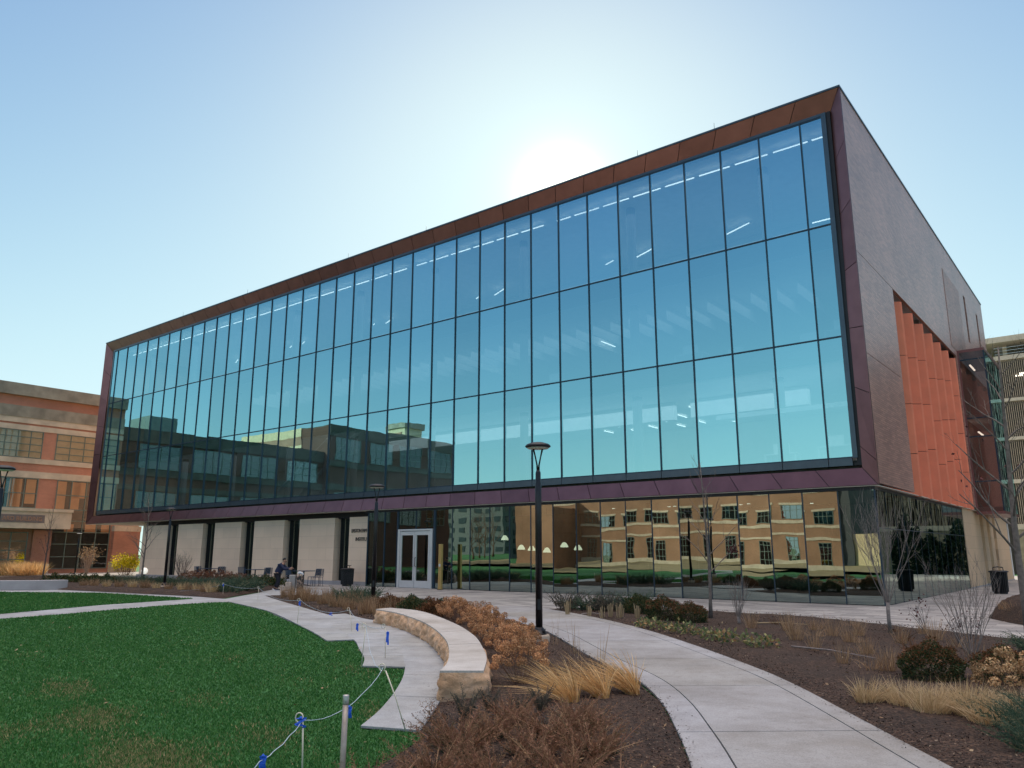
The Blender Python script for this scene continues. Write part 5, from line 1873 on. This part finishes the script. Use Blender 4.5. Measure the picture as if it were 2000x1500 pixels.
def place(name, label, cat, group, loc, parts, rz=0.0, s=1.0):
    """parts: list of (name, mesh, material)"""
    T = root(name, loc, rz)
    T.scale = (s, s, s) if isinstance(s, (int, float)) else s
    tag(T, label, cat, group)
    for pn, me, m in parts:
        link(pn, me, m, T)
    return T


ORD = ['first', 'second', 'third', 'fourth', 'fifth', 'sixth', 'seventh', 'eighth', 'ninth', 'tenth', 'eleventh', 'twelfth', 'thirteenth', 'fourteenth', 'fifteenth', 'sixteenth']

# --- dried hydrangeas behind the bench
hv = [hydrangea(0.36, 0.68, 24, 0.074, 190, 0.019), hydrangea(0.40, 0.70, 27, 0.072, 180, 0.019), hydrangea(0.38, 0.64, 24, 0.076, 190, 0.019)]
for me, _ in hv:
    me.materials.append(M['stem'])
HP = [(0.10, 9.85, 0, 1.0), (0.16, 11.35, 1, 0.92), (-0.08, 12.3, 2, 0.95), (-0.32, 13.3, 0, 0.98), (0.12, 13.2, 1, 0.85), (-0.40, 14.6, 1, 1.0), (-0.72, 15.7, 2, 0.98), (-0.62, 17.0, 0, 0.98), (-1.15, 17.6, 1, 1.02), (-1.45, 19.0, 2, 1.0), (-1.2, 18.6, 0, 0.95)]
for i, (x, y, v, s) in enumerate(HP):
    lab = 'nearest dried hydrangea bush behind the cut end of the stone bench' if i == 0 else ORD[i] + ' dried tan hydrangea from the near end of the row behind the bench'
    place('hydrangea_bush', lab, 'shrub', 'dried hydrangeas behind the bench', (x, y, 0.06), [('stems', hv[v][0], M['stem']), ('bloom', hv[v][1], M['bloom'])], random.uniform(0, 6), s * 0.93)
hr = hydrangea(0.42, 0.66, 26, 0.062, 110, 0.022, lean=(-0.25, 0.0))
hr[0].materials.append(M['stem'])
place('hydrangea_bush', 'pale straw hydrangea with big heads at the right edge of the photo', 'shrub', None, (5.15, 8.25, 0.06), [('stems', hr[0], M['stem']), ('bloom', hr[1], M['bloom_pale'])], 0.6, 1.0)

# --- golden grass clumps leaning left
gm = [tuft_mesh('blades', 230, 0.60, 0.075, 0.7, (-0.6, 0.42), 0.0095, 0.6, 6) for _ in range(3)]
for (x, y, k, lab) in ((0.62, 8.68, 0, 'golden dry grass clump nearest the hydrangeas, leaning left'), (0.98, 8.95, 1, 'middle golden dry grass clump, leaning left beside the path'), (1.36, 9.25, 2, 'golden dry grass clump closest to the path edge, leaning left')):
    place('grass_clump', lab, 'ornamental grass', 'golden grass clumps beside the path', (x, y, 0.05), [('blades', gm[k], M['gold'])], random.uniform(-0.15, 0.15), 1.0)

# --- bronzed feathery junipers in the near bed
jm = [juniper_mesh('sprays', 0.34, 0.38, 46, 46, 0.46, 0.3, 1.25, 0.75) for _ in range(3)]
jc = [juniper_mesh('inner_sprays', 0.26, 0.18, 34, 26, 0.24, 0.6, 1.3) for _ in range(2)]
JP = [(-0.42, 6.55), (-0.15, 7.1), (0.14, 6.45), (0.38, 7.05), (0.58, 6.35), (-0.55, 5.85), (-0.12, 5.75), (0.36, 5.75), (0.02, 7.65), (0.62, 7.3), (-0.85, 5.2), (0.62, 5.25)]
for i, (x, y) in enumerate(JP):
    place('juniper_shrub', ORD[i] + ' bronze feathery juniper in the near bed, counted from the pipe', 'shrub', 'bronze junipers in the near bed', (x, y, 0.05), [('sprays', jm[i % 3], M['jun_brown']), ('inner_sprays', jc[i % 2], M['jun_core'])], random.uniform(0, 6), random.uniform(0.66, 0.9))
up_ = tuft_mesh('sprigs', 90, 0.28, 0.05, 0.25, (0, 0), 0.009, 0.2)
us_ = juniper_mesh('sprigs', 0.10, 0.26, 16, 30, 0.26, 0.1, 2.2, 0.3)
for i, (x, y, wd) in enumerate([(-0.2, 8.15, 'below the corner of the cut stone end'), (0.08, 8.05, 'left of the first golden grass'), (0.3, 8.2, 'nearest the first golden grass'), (-0.42, 7.8, 'closest to the walk end')]):
    place('sprig_plant', 'olive tan upright sprig plant ' + wd, 'plant', 'olive sprigs before the bench', (x, y, 0.06), [('sprigs', us_, M['perennial'] if i % 2 else M['jun_grey'])], random.uniform(0, 6), random.uniform(0.8, 1.1))

# --- low rusty hedge behind the bench, tan planting beyond
bxm = [blob_leaves('leaves', 0.42, 0.30, 2600, 0.055, -0.3, 0.2) for _ in range(2)]
for i, (x, y) in enumerate([(-1.75, 20.6), (-2.25, 21.4), (-2.75, 22.1), (-3.2, 21.1), (-2.5, 20.4), (-1.9, 19.7)]):
    place('low_shrub', ORD[i] + ' rusty low shrub in the row behind the far bench end', 'shrub', 'rusty low shrubs behind the bench', (x, y, 0.05), [('leaves', bxm[i % 2], M['box'] if i in (0, 5) else M['boxtip'])], random.uniform(0, 6), random.uniform(0.75, 0.95))
dm = [tuft_mesh('stalks', 320, 0.52, 0.22, 0.4, (0, 0), 0.010, 0.25) for _ in range(3)]
TP = [(-8.0, 28.6), (-7.3, 27.2), (-7.5, 29.0), (-6.6, 26.2), (-6.3, 27.6), (-5.8, 24.8), (-5.5, 26.4), (-5.1, 23.4), (-4.9, 25.0), (-4.5, 22.3), (-4.1, 23.2), (-3.75, 20.9), (-3.5, 22.4), (-3.3, 20.3), (-3.0, 20.9)]
for i, (x, y) in enumerate(TP):
    place('dry_tuft', ORD[i] + ' tan dry tuft left of the bench, counted from the far tip', 'plant', 'tan dry tufts left of the bench', (x, y, 0.05), [('stalks', dm[i % 3], M['tan'])], random.uniform(0, 6), random.uniform(0.8, 1.1))
gj = [juniper_mesh('sprays', 0.55, 0.5, 70, 26, 0.62, 0.3, 1.8) for _ in range(2)]
for i, (x, y) in enumerate([(-5.2, 25.6), (-4.6, 24.9), (-4.9, 26.6)]):
    place('juniper_shrub', ['left green spiky juniper rising from the tan planting', 'green spiky juniper left of the lamp footing by the door', 'rear green spiky juniper rising from the tan planting'][i], 'shrub', 'green junipers near the door', (x, y, 0.05), [('sprays', gj[i % 2], M['jun_green'])], random.uniform(0, 6), 1.0)
for i, (x, y) in enumerate([(0.75, 14.0), (0.98, 12.9), (0.9, 10.9), (1.25, 11.6)]):
    place('dry_stalk', ORD[i] + ' sparse dry stalk by the path edge, counted from the lamp', 'plant', 'sparse stalks by the path', (x, y, 0.04), [('stalks', tuft_mesh('stalks', 9, 0.62, 0.06, 0.25, (0, 0), 0.006, 0.1), M['tan'])], 0, 1.0)

# --- the right bed
jg = [juniper_mesh('sprays', 0.5, 0.5, 70, 26, 0.6, 0.3, 1.7) for _ in range(2)]
for i, (x, y) in enumerate([(1.55, 22.6), (2.15, 22.2), (2.7, 22.4), (3.2, 21.8), (2.5, 21.6), (3.5, 22.3)]):
    place('juniper_shrub', ORD[i] + ' grey brown juniper from the lamp post along the back of the right bed', 'shrub', 'grey junipers at the back of the right bed', (x, y, 0.05), [('sprays', jg[i % 2], M['jun_grey'] if i != 1 else M['jun_green'])], random.uniform(0, 6), random.uniform(0.9, 1.1))
sb = MB()
for k in range(16):
    a, q = random.uniform(0, 6.3), random.uniform(0, 0.07)
    x, y = q * math.cos(a), q * math.sin(a)
    sb.tube([(x, y, 0), (x * 1.5 + random.uniform(-.02, .02), y * 1.5, random.uniform(0.2, 0.36))], 0.008, 4)
stub = bpy.data.meshes.new('stalks')
stub.from_pydata(sb.v, [], sb.f)
M['stub'] = leafmat('cut pale stalk', [(0, (0.28, 0.20, 0.11)), (1, (0.5, 0.38, 0.23))], 0.7, 0)
for i, (x, y) in enumerate([(1.45, 20.9), (1.95, 20.3), (2.2, 19.7), (2.45, 20.0), (2.62, 19.6), (3.0, 19.4)]):
    place('cut_stalk', ORD[i] + ' bundle of cut pale stalks from the lamp post, before grey junipers', 'plant', 'cut stalk bundles in the right bed', (x, y, 0.05), [('stalks', stub, M['stub'])], random.uniform(0, 6), random.uniform(0.8, 1.15))
bx2 = [blob_leaves('leaves', 0.40, 0.33, 7000, 0.034, -0.5, 0.12) for _ in range(2)]
bt2 = [blob_leaves('bronze_tips', 0.42, 0.35, 1100, 0.036, 0.25, 0.14, 0.1) for _ in range(2)]
for i, (x, y, s, lab) in enumerate([(3.3, 20.9, 0.95, 'dark green boxwood behind the two bronze topped ones'), (3.6, 19.1, 1.0, 'bronze topped round boxwood left of its twin before the slender tree'), (4.05, 18.3, 0.85, 'bronze topped round boxwood at the foot of the slender tree'),
                                    (5.25, 10.25, 0.88, 'bronze topped dark boxwood behind the straw grass at right'), (6.0, 10.0, 0.8, 'dim boxwood behind the straw hydrangea at right')]):
    place('boxwood', lab, 'shrub', 'round boxwoods in the right bed', (x, y, 0.03), [('leaves', bx2[i % 2], M['box'])] + ([('bronze_tips', bt2[i % 2], M['boxtip'])] if i else []), random.uniform(0, 6), s)
pm = [blob_leaves('leaves', 0.20, 0.13, 55, 0.085, -0.2, 0.35) for _ in range(3)]
for i in range(15):
    u = i / 14
    x, y = 2.78 + 1.35 * u + random.uniform(-.1, .12), 17.7 - 4.3 * u + random.uniform(-.2, .2)
    place('perennial', ORD[i] + ' yellowing perennial along the path edge, from the far end', 'plant', 'yellowing perennials along the path', (x, y, 0.05), [('leaves', pm[i % 3], M['perennial'])], random.uniform(0, 6), random.uniform(0.7, 1.05))
sm = [tuft_mesh('stalks', 80, 0.42, 0.10, 0.5, (0, 0), 0.007, 0.2) for _ in range(3)]
for i, (x, y) in enumerate([(5.0, 16.9), (5.6, 16.5), (6.1, 16.4), (5.4, 15.5), (6.0, 15.2), (6.6, 15.4), (5.1, 14.6), (5.9, 14.2), (6.7, 14.0), (7.6, 14.6), (4.9, 13.2), (5.5, 12.6), (7.9, 15.6), (4.7, 11.6), (5.0, 10.9)]):
    place('dry_stalk', ORD[i] + ' thin dry stalk clump in the open mulch, from the far end', 'plant', 'dry stalk clumps in the open mulch', (x, y, 0.06), [('stalks', sm[i % 3], M['tan'])], random.uniform(0, 6), random.uniform(0.7, 1.15))
lowm = [tuft_mesh('stalks', 46, 0.26, 0.14, 0.9, (0, 0), 0.008, 0.3) for _ in range(3)]
for i in range(16):
    u = i / 15
    x = 4.6 + 2.4 * ((i * 0.618) % 1) + 1.2 * (1 - u)
    yy = 17.6 - 7.6 * u
    place('low_stub', ORD[i] + ' low brown plant stub in the open mulch right of the perennials', 'plant', 'low brown stubs in the open mulch', (x, yy, 0.06), [('stalks', lowm[i % 3], M['tan'] if i % 3 else M['boxtip'])], random.uniform(0, 6), random.uniform(0.7, 1.2))
stm = [tuft_mesh('blades', 330, 0.40, 0.15, 0.65, (-0.15, 0), 0.0085, 0.55) for _ in range(3)]
for i, (x, y) in enumerate([(3.78, 8.75), (4.05, 8.55), (4.3, 8.35), (4.12, 8.15), (4.45, 8.0), (4.62, 8.3), (4.4, 7.65), (4.75, 7.85), (4.95, 8.1)]):
    place('straw_clump', ORD[i] + ' straw grass clump from the left in the thicket at right', 'ornamental grass', 'straw grass thicket at right', (x, y, 0.04), [('blades', stm[i % 3], M['straw'])], random.uniform(0, 6), random.uniform(0.85, 1.1))
gj2 = [juniper_mesh('sprays', 0.5, 0.36, 110, 34, 0.55, 0.5, 1.1) for _ in range(2)]
for i, (x, y, lab) in enumerate([(4.5, 6.9, 'blue green juniper before the straw thicket in the right corner'), (4.95, 7.25, 'blue green juniper below the straw hydrangea'), (4.75, 6.25, 'lowest blue green juniper in the right corner'), (5.35, 6.9, 'blue green juniper cut by the right edge of the photo'), (4.2, 6.5, 'small blue green juniper nearest the path corner'), (8.3, 12.6, 'bright green juniper at the foot of the tall right tree')]):
    place('juniper_shrub', lab, 'shrub', 'blue green junipers at right', (x, y, 0.04), [('sprays', gj2[i % 2], M['jun_green']), ('inner_sprays', jc[i % 2], M['jun_core'])], random.uniform(0, 6), 0.7 if i == 4 else 0.95)
rt = MB()
tips = []
for k in range(7):
    branch(rt, (0, 0, 0), (random.gauss(0, .35), random.gauss(0, .35), 1), 0.5, 0.006, 1, 0.1, 0.6, 3, tips)
rtm = bpy.data.meshes.new('twigs')
rtm.from_pydata(rt.v, [], rt.f)
for i, (x, y, lab) in enumerate([(8.1, 15.9, 'small twiggy plant with dark red leaves at the paving edge'), (8.4, 14.9, 'low plant with dark red leaves right of the forked tree'), (7.7, 14.0, 'low red leaved twig plant in the open mulch')]):
    T = place('twig_plant', lab, 'plant', 'red leaved twigs near the paving', (x, y, 0.05), [('twigs', rtm, M['darkbark'])], random.uniform(0, 6), 1.1 if i == 0 else 0.8)
    leaves_at('leaves', tips, 40, 0.05, M['redleaf'], T, 0.04)

# --- bare trees
def bare_tree(label, loc, H, r, lean, first, nb, m, leaf=None, spread=0.75, up=0.25, L0=0.4, depth=2, group='bare young trees'):
    T = root('bare_tree', loc, random.uniform(0, 6))
    tag(T, label, 'tree', group)
    mb = MB()
    pts, rad = [], []
    for i in range(9):
        u = i / 8
        pts.append(Vector((lean[0] * u * u + 0.03 * math.sin(u * 7), lean[1] * u * u + 0.03 * math.cos(u * 5), H * u)))
        rad.append(r * (1 - 0.86 * u) + 0.003 + (0.35 * r if i == 0 else 0))
    mb.tube(pts, rad, 10, True)
    mb.build('trunk', m, T, True)
    br = MB()
    tips = []
    for k in range(nb):
        f = first + (0.97 - first) * (k + random.random() * 0.6) / nb
        i = min(7, int(f * 8))
        b = pts[i].lerp(pts[i + 1], f * 8 - i)
        a = k * 2.4 + random.uniform(-.5, .5)
        branch(br, b, (math.cos(a) * spread, math.sin(a) * spread, 0.75), H * L0 * (1.15 - 0.8 * f), max(0.004, r * 0.42 * (1.1 - 0.75 * f)), depth, up, 0.6, 3, tips)
    br.build('crown', m, T, True)
    if leaf:
        leaves_at('leaves', [t_ for t_ in tips if leaf[1] < t_.z < leaf[2]] or tips, leaf[0], 0.075, M['redleaf'], T, 0.07)
    return T


bare_tree('slender bare tree with a few dark red leaves before the lobby glass', (4.78, 19.35, 0.03), 3.75, 0.042, (-0.15, 0), 0.28, 13, M['bark'], (55, 0.9, 1.7), 0.7, 0.3, 0.30)
bare_tree('tall bare tree at the right edge before the parking garage', (9.62, 15.1, 0.03), 5.6, 0.07, (-0.1, 0.1), 0.26, 16, M['bark'], (26, 2.6, 4.2), 0.8, 0.25, 0.30)
bare_tree('bare tree in the far left bed before the pale end wall', (-18.9, 40.9, 0.05), 4.3, 0.055, (0.1, 0), 0.28, 15, M['bark'], (10, 1.5, 3.6), 0.7, 0.3, 0.34)
bare_tree('thin bare tree behind the planter wall before the brick hall', (-26.4, 45.0, 0.0), 4.1, 0.045, (0.2, 0), 0.3, 13, M['darkbark'], (16, 1.0, 2.6), 0.5, 0.4, 0.26)


def vase_shrub(name, label, loc, H, n, m, spread, r=0.012, trunk=0.0, depth=2, cat='shrub', kids=3):
    T = root(name, loc, random.uniform(0, 6))
    tag(T, label, cat)
    mb = MB()
    if trunk:
        mb.tube([(0, 0, 0), (0.01, 0, trunk * 0.5), (0, 0.01, trunk + 0.05)], [0.042, 0.034, 0.036], 8)
    tips = []
    for k in range(n):
        a = 2.4 * k + random.uniform(-.3, .3)
        s = spread * random.uniform(0.3, 1.0)
        branch(mb, (0.02 * math.cos(a), 0.02 * math.sin(a), trunk), (s * math.cos(a), s * math.sin(a), 1), (H - trunk) * random.uniform(0.75, 1.0), r * random.uniform(0.7, 1.2), depth, 0.25, 0.45, kids, tips, 0.08)
    mb.build('branches', m, T, True)
    return T, tips


vase_shrub('forked_tree', 'multi branched bare tree on a short trunk before the glass corner', (7.42, 15.9, 0.05), 2.5, 11, M['palebark'], 0.5, 0.010, 0.55, 2, 'tree', 5)
vase_shrub('bare_shrub', 'vase shaped pale bare shrub right of the slender tree', (5.05, 18.0, 0.05), 1.0, 22, M['palebark'], 0.42, 0.0065, 0.12, 1)
vase_shrub('bare_shrub', 'wide pale multi stemmed bare shrub in the right foreground bed', (6.82, 12.1, 0.05), 1.25, 13, M['palebark'], 0.7, 0.0085, 0.0, 2, 'shrub', 4)
vase_shrub('bare_shrub', 'purple brown round bare shrub before the second limestone bay', (-17.9, 43.2, 0.1), 1.35, 30, M['darkbark'], 0.7, 0.010, 0.1, 2)
T, tips = vase_shrub('bare_shrub', 'tan upright shrub catching sun before the sage window of the brick hall', LW(-54.6, 0.2), 1.75, 40, plain('sunny tan twig', (0.40, 0.27, 0.20), 0.8), 0.4, 0.014, 0.0, 1)
leaves_at('leaves', tips, 500, 0.10, M['tan'], T, 0.12)
T = root('forsythia_bush', LW(-52.3, 2.0), 0)
tag(T, 'bright yellow leaved bush beneath the left overhang of the glass building', 'shrub')
fy = MB()
tips = []
for k in range(34):
    a = 2.4 * k
    s = random.uniform(0.15, 0.85)
    branch(fy, (0.5 * s * math.cos(a), 0.5 * s * math.sin(a), 0), (s * math.cos(a), s * math.sin(a), 1), random.uniform(0.8, 1.3), 0.012, 1, 0.2, 0.5, 3, tips)
fy.build('branches', M['stem'], T)
leaves_at('leaves', [t_ for t_ in tips if t_.z > 0.55], 1500, 0.12, M['yellow'], T, 0.13)

# --- far left bed
fb = [hydrangea(0.55, 0.75, 30, 0.075, 40, 0.04) for _ in range(2)]
for me, _ in fb:
    me.materials.append(M['stem'])
for i, px in enumerate((372, 392, 412, 432, 452, 470)):
    d = 39.5 - 0.35 * i
    x = (px - 1000) / 1551 * d
    place('hydrangea_bush', ORD[i] + ' rusty flower bush from the left before the patio chairs', 'shrub', 'rusty flower bushes before the patio', (x, d, 0.1), [('stems', fb[i % 2][0], M['stem']), ('bloom', fb[i % 2][1], M['bloom_red'])], random.uniform(0, 6), random.uniform(0.9, 1.1))
gj3 = [juniper_mesh('sprays', 0.9, 0.6, 80, 26, 0.85, 0.4, 2.6) for _ in range(2)]
for i, (px, d) in enumerate([(330, 38.6), (360, 36.5), (395, 34.2), (425, 32.3), (452, 31.2), (470, 32.4), (488, 33.2), (440, 34.6), (475, 36.5), (300, 39.5), (270, 40.0), (235, 40.4)]):
    place('juniper_shrub', ORD[i] + ' spiky green juniper of the far left bed', 'shrub', 'green junipers of the far left bed', ((px - 1000) / 1551 * d, d, 0.08), [('sprays', gj3[i % 2], M['jun_green'])], random.uniform(0, 6), random.uniform(0.7, 0.9))
dk = [blob_leaves('leaves', 0.6, 0.32, 900, 0.11, -0.3, 0.3) for _ in range(2)]
for i, (px, d) in enumerate([(500, 38.5), (520, 38.2), (538, 37.8), (115, 41.5), (140, 41.2), (165, 41.0), (190, 40.6), (212, 40.3)]):
    lab = ['dark green low shrub left of the person on the patio side', 'dark green low shrub behind the person in the navy jacket', 'dark green low shrub at the feet of the person', 'brown low shrub at the planter wall end', 'second brown low shrub from the planter wall', 'third brown low shrub from the planter wall', 'fourth brown low shrub from the planter wall', 'brown low shrub left of the bare tree foot'][i]
    place('low_shrub', lab, 'shrub', 'low shrubs of the far left bed', ((px - 1000) / 1551 * d, d, 0.05), [('leaves', dk[i % 2], M['box'] if i < 3 else M['boxtip'])], random.uniform(0, 6), 0.85)
pt = [tuft_mesh('stalks', 240, 0.6, 0.18, 0.45, (0, 0), 0.016, 0.3) for _ in range(2)]
for i, (px, d) in enumerate([(190, 36.6), (215, 36.2), (240, 35.6), (265, 35.3), (290, 34.6), (312, 34.2), (336, 33.6), (362, 32.6), (376, 32.2), (392, 31.8), (408, 31.2), (420, 30.8), (170, 37.0)]):
    place('dry_tuft', ORD[i] + ' pale dry tuft along the front of the far left bed', 'plant', 'pale dry tufts of the far left bed', ((px - 1000) / 1551 * d, d, 0.05), [('stalks', pt[i % 2], M['straw'] if i % 3 else M['tan'])], random.uniform(0, 6), random.uniform(0.65, 0.95))
lt = [tuft_mesh('stalks', 420, 1.15, 0.5, 0.5, (0.3, 0), 0.03, 0.35) for _ in range(2)]
for i, (lx_, ly_) in enumerate([(-52.2, -4.6), (-53.0, -5.0), (-54.0, -5.3), (-53.6, -3.8), (-54.8, -4.4), (-55.6, -5.0), (-55.0, -3.2), (-56.2, -3.9), (-52.9, -3.9)]):
    place('dry_tuft', ORD[i] + ' sunlit golden grass tuft behind the planter wall, from the right', 'ornamental grass', 'sunlit grass behind the planter wall', LW(lx_, ly_, 0), [('stalks', lt[i % 2], M['gold'])], random.uniform(0, 6), random.uniform(0.9, 1.15))
ct = [tuft_mesh('stalks', 900, 0.3, 0.9, 0.6, (0, 0), 0.012, 0.3) for _ in range(2)]
for i, (x, y) in enumerate([(12.6, 19.3), (13.6, 20.0), (14.6, 21.5), (13.2, 18.2), (15.4, 20.0)]):
    place('dry_tuft', ORD[i] + ' brown grass patch on the mound at the right edge', 'ornamental grass', 'brown grass on the right mound', (x, y, 0.25 if i < 2 else 0.4), [('stalks', ct[i % 2], M['tan'])], random.uniform(0, 6), 0.9)

# --- evergreens and bare trees that only the glass shows
em = blob_leaves('foliage', 1.0, 2.6, 2600, 0.34, -0.75, 0.2, 0.3)
for i, (x, y, s) in enumerate([(4.4, 42.0, 0.85), (6.2, 41.6, 0.7), (7.9, 41.4, 0.95)]):
    T = place('evergreen', ORD[i] + ' dark evergreen mirrored in the side lobby glass, from the glass corner', 'tree', 'evergreens mirrored in the side glass', LW(x, y, 0), [('foliage', em, M['needle'])], random.uniform(0, 6), s)
    MB().tube([(0, 0, 0), (0, 0, 2.4)], [0.12, 0.05], 8).build('trunk', M['darkbark'], T)
for i, (x, y, h) in enumerate([(-62, -92, 7.5), (-77, -84, 8), (-84, -95, 9), (-93, -90, 8.5), (-100, -100, 9), (-88, -82, 7)]):
    bare_tree(ORD[i] + ' big bare tree mirrored in the lobby glass beside the doors', LW(x, y, 0), h, 0.16, (0.2, 0.1), 0.22, 16, M['stem'], None, 0.8, 0.25, 0.45, 3, 'bare trees mirrored in the lobby glass')

# ------------------------------------------------------------------ turf blades, bark chips, litter
def grass(name, poly, n, ymin, ymax, hgt, m, keep=None, wk=0.0008):
    P = np.array(poly)
    out = []
    k = 0
    while k < n:
        y = np.exp(rng.uniform(math.log(ymin), math.log(ymax), n * 3))
        x = y * rng.uniform(-0.72, 0.72, n * 3)
        q = np.c_[x, y]
        q = q[inside(poly, q)]
        if keep is not None:
            q = q[keep(q)]
        if len(q) == 0:
            break
        out.append(q)
        k += len(q)
    q = np.concatenate(out)[:n]
    n = len(q)
    d = q[:, 1]
    h = hgt * rng.uniform(0.5, 1.2, n) * (1 + 0.012 * d)
    w = np.maximum(0.003, d * wk)
    a = rng.uniform(0, 2 * PI, n)
    ln = rng.normal(0, 0.45, (n, 2)) * h[:, None]
    V = np.empty((n, 3, 3))
    V[:, 0] = np.c_[q[:, 0] - w * np.cos(a), q[:, 1] - w * np.sin(a), np.full(n, 0.012)]
    V[:, 1] = np.c_[q[:, 0] + w * np.cos(a), q[:, 1] + w * np.sin(a), np.full(n, 0.012)]
    V[:, 2] = np.c_[q + ln, 0.012 + h]
    o = link(name, np_mesh(name, V.reshape(-1, 3), np.arange(3 * n).reshape(-1, 3)), m)
    return tag(o, None, None, None, 'stuff')


def patchy(q):
    """straw patches: a smooth pattern in the ground plane, denser near the walk's end"""
    v = np.sin(q[:, 0] * 1.9 + 0.7 * np.sin(q[:, 1] * 1.1)) * np.sin(q[:, 1] * 1.35 + 1.1 * np.sin(q[:, 0] * 0.8)) + 0.5 * np.sin(q[:, 0] * 4.3 + q[:, 1] * 3.1)
    return v + np.clip((8.5 - q[:, 1]) * 0.2, -1.2, 0.4) > 0.95 + rng.normal(0, 0.45, len(q))


grass('lawn_grass', main_lawn, 190000, 5.0, 26.5, 0.022, M['grass'])
grass('dry_grass', main_lawn, 14000, 5.0, 16, 0.026, M['dryblade'], patchy)
grass('lawn_grass', upper_lawn, 26000, 20, 34, 0.03, M['grass'])


def chips(poly, n, ymax):
    lo = np.min(poly, 0)
    out = []
    k = 0
    while k < n:
        y = np.exp(rng.uniform(math.log(max(4.5, lo[1])), math.log(ymax), n * 3))
        x = rng.uniform(-0.72, 0.72, n * 3) * y
        q = np.c_[x, y]
        q = q[inside(poly, q)]
        out.append(q)
        k += len(q)
    q = np.concatenate(out)[:n]
    s = rng.uniform(0.012, 0.035, n) * (0.6 + 0.05 * q[:, 1])
    C = np.c_[q, 0.05 + rng.uniform(0.0, 0.035, n)]
    U = unit(rand_dir(n) * np.array([1, 1, 0.45])) * s[:, None]
    W = unit(np.cross(U, rand_dir(n) + np.array([0, 0, 1.2]))) * (s * 0.22)[:, None]
    return cards(C - U * 0.5, U, W)


o = link('bark_chips', np_mesh('bark_chips', *join([chips(bedA, 26000, 26), chips(bedB, 26000, 22)])), M['chip'])
tag(o, None, None, None, 'stuff')
# crumbs of mulch kicked onto the path and walk edges
sp = []
for line, sg in ((path_left, 1), (path_right, -1), ([(-0.98, 12.86), (-0.84, 11.5), (-0.78, 9.4), (-0.79, 8.6), (-0.83, 7.5)], -1)):
    L_ = smooth_line(line, 400)
    k_ = rng.integers(0, 400, 900)
    off = np.abs(rng.normal(0, 0.07, 900)) * sg
    sp.append(np.c_[L_[k_, 0] + off, L_[k_, 1]])
q = np.concatenate(sp)
n = len(q)
s = rng.uniform(0.008, 0.028, n)
C = np.c_[q, np.full(n, 0.043)]
U = unit(rand_dir(n) * np.array([1, 1, 0.15])) * s[:, None]
W = unit(np.cross(U, np.array([0, 0, 1.0]) + 0.2 * rand_dir(n))) * (s * 0.25)[:, None]
tag(link('mulch_crumbs', np_mesh('mulch_crumbs', *cards(C - U * 0.5, U, W)), M['chip']), None, None, None, 'stuff')
# fallen leaves on turf and mulch, twigs lying on the right bed
n = 320
y = np.exp(rng.uniform(math.log(5), math.log(22), n))
q = np.c_[y * rng.uniform(-0.7, 0.72, n), y]
ok = (inside(main_lawn, q) & (rng.random(len(q)) < 0.3)) | inside(bedB, q) | inside(bedA, q)
q = q[ok]
n = len(q)
C = np.c_[q, 0.05 + 0.02 * rng.random(n) + np.where(inside(main_lawn, q), 0, 0.05)]
U = unit(rand_dir(n) * np.array([1, 1, 0.35])) * (0.035 + 0.002 * q[:, 1:2])
W = unit(np.cross(U, rand_dir(n) * 0.5 + np.array([0, 0, 1]))) * 0.014
tag(link('fallen_leaves', np_mesh('fallen_leaves', *cards(C, U, W)), leafmat('fallen leaf', [(0, (0.22, 0.13, 0.07)), (1, (0.50, 0.38, 0.24))], 0.8, 0.1)), None, None, None, 'stuff')
for p0, p1, lab in (((5.3, 17.75), (6.35, 17.35), 'long pale stick lying on the mulch right of the vase shaped shrub'), ((1.75, 20.35), (2.3, 20.25), 'short white stick lying among the cut stalks'), ((4.6, 13.4), (5.3, 11.9), 'thin grey stick lying across the open mulch toward the path')):
    o = MB().tube([(*p0, 0.10), ((p0[0] + p1[0]) / 2, (p0[1] + p1[1]) / 2 + 0.03, 0.125), (*p1, 0.10)], [0.016, 0.013, 0.007], 6).build('fallen_stick', M['stub'] if p0[0] > 5 else M['palebark'])
    tag(o, lab, 'stick', 'sticks lying on the mulch')
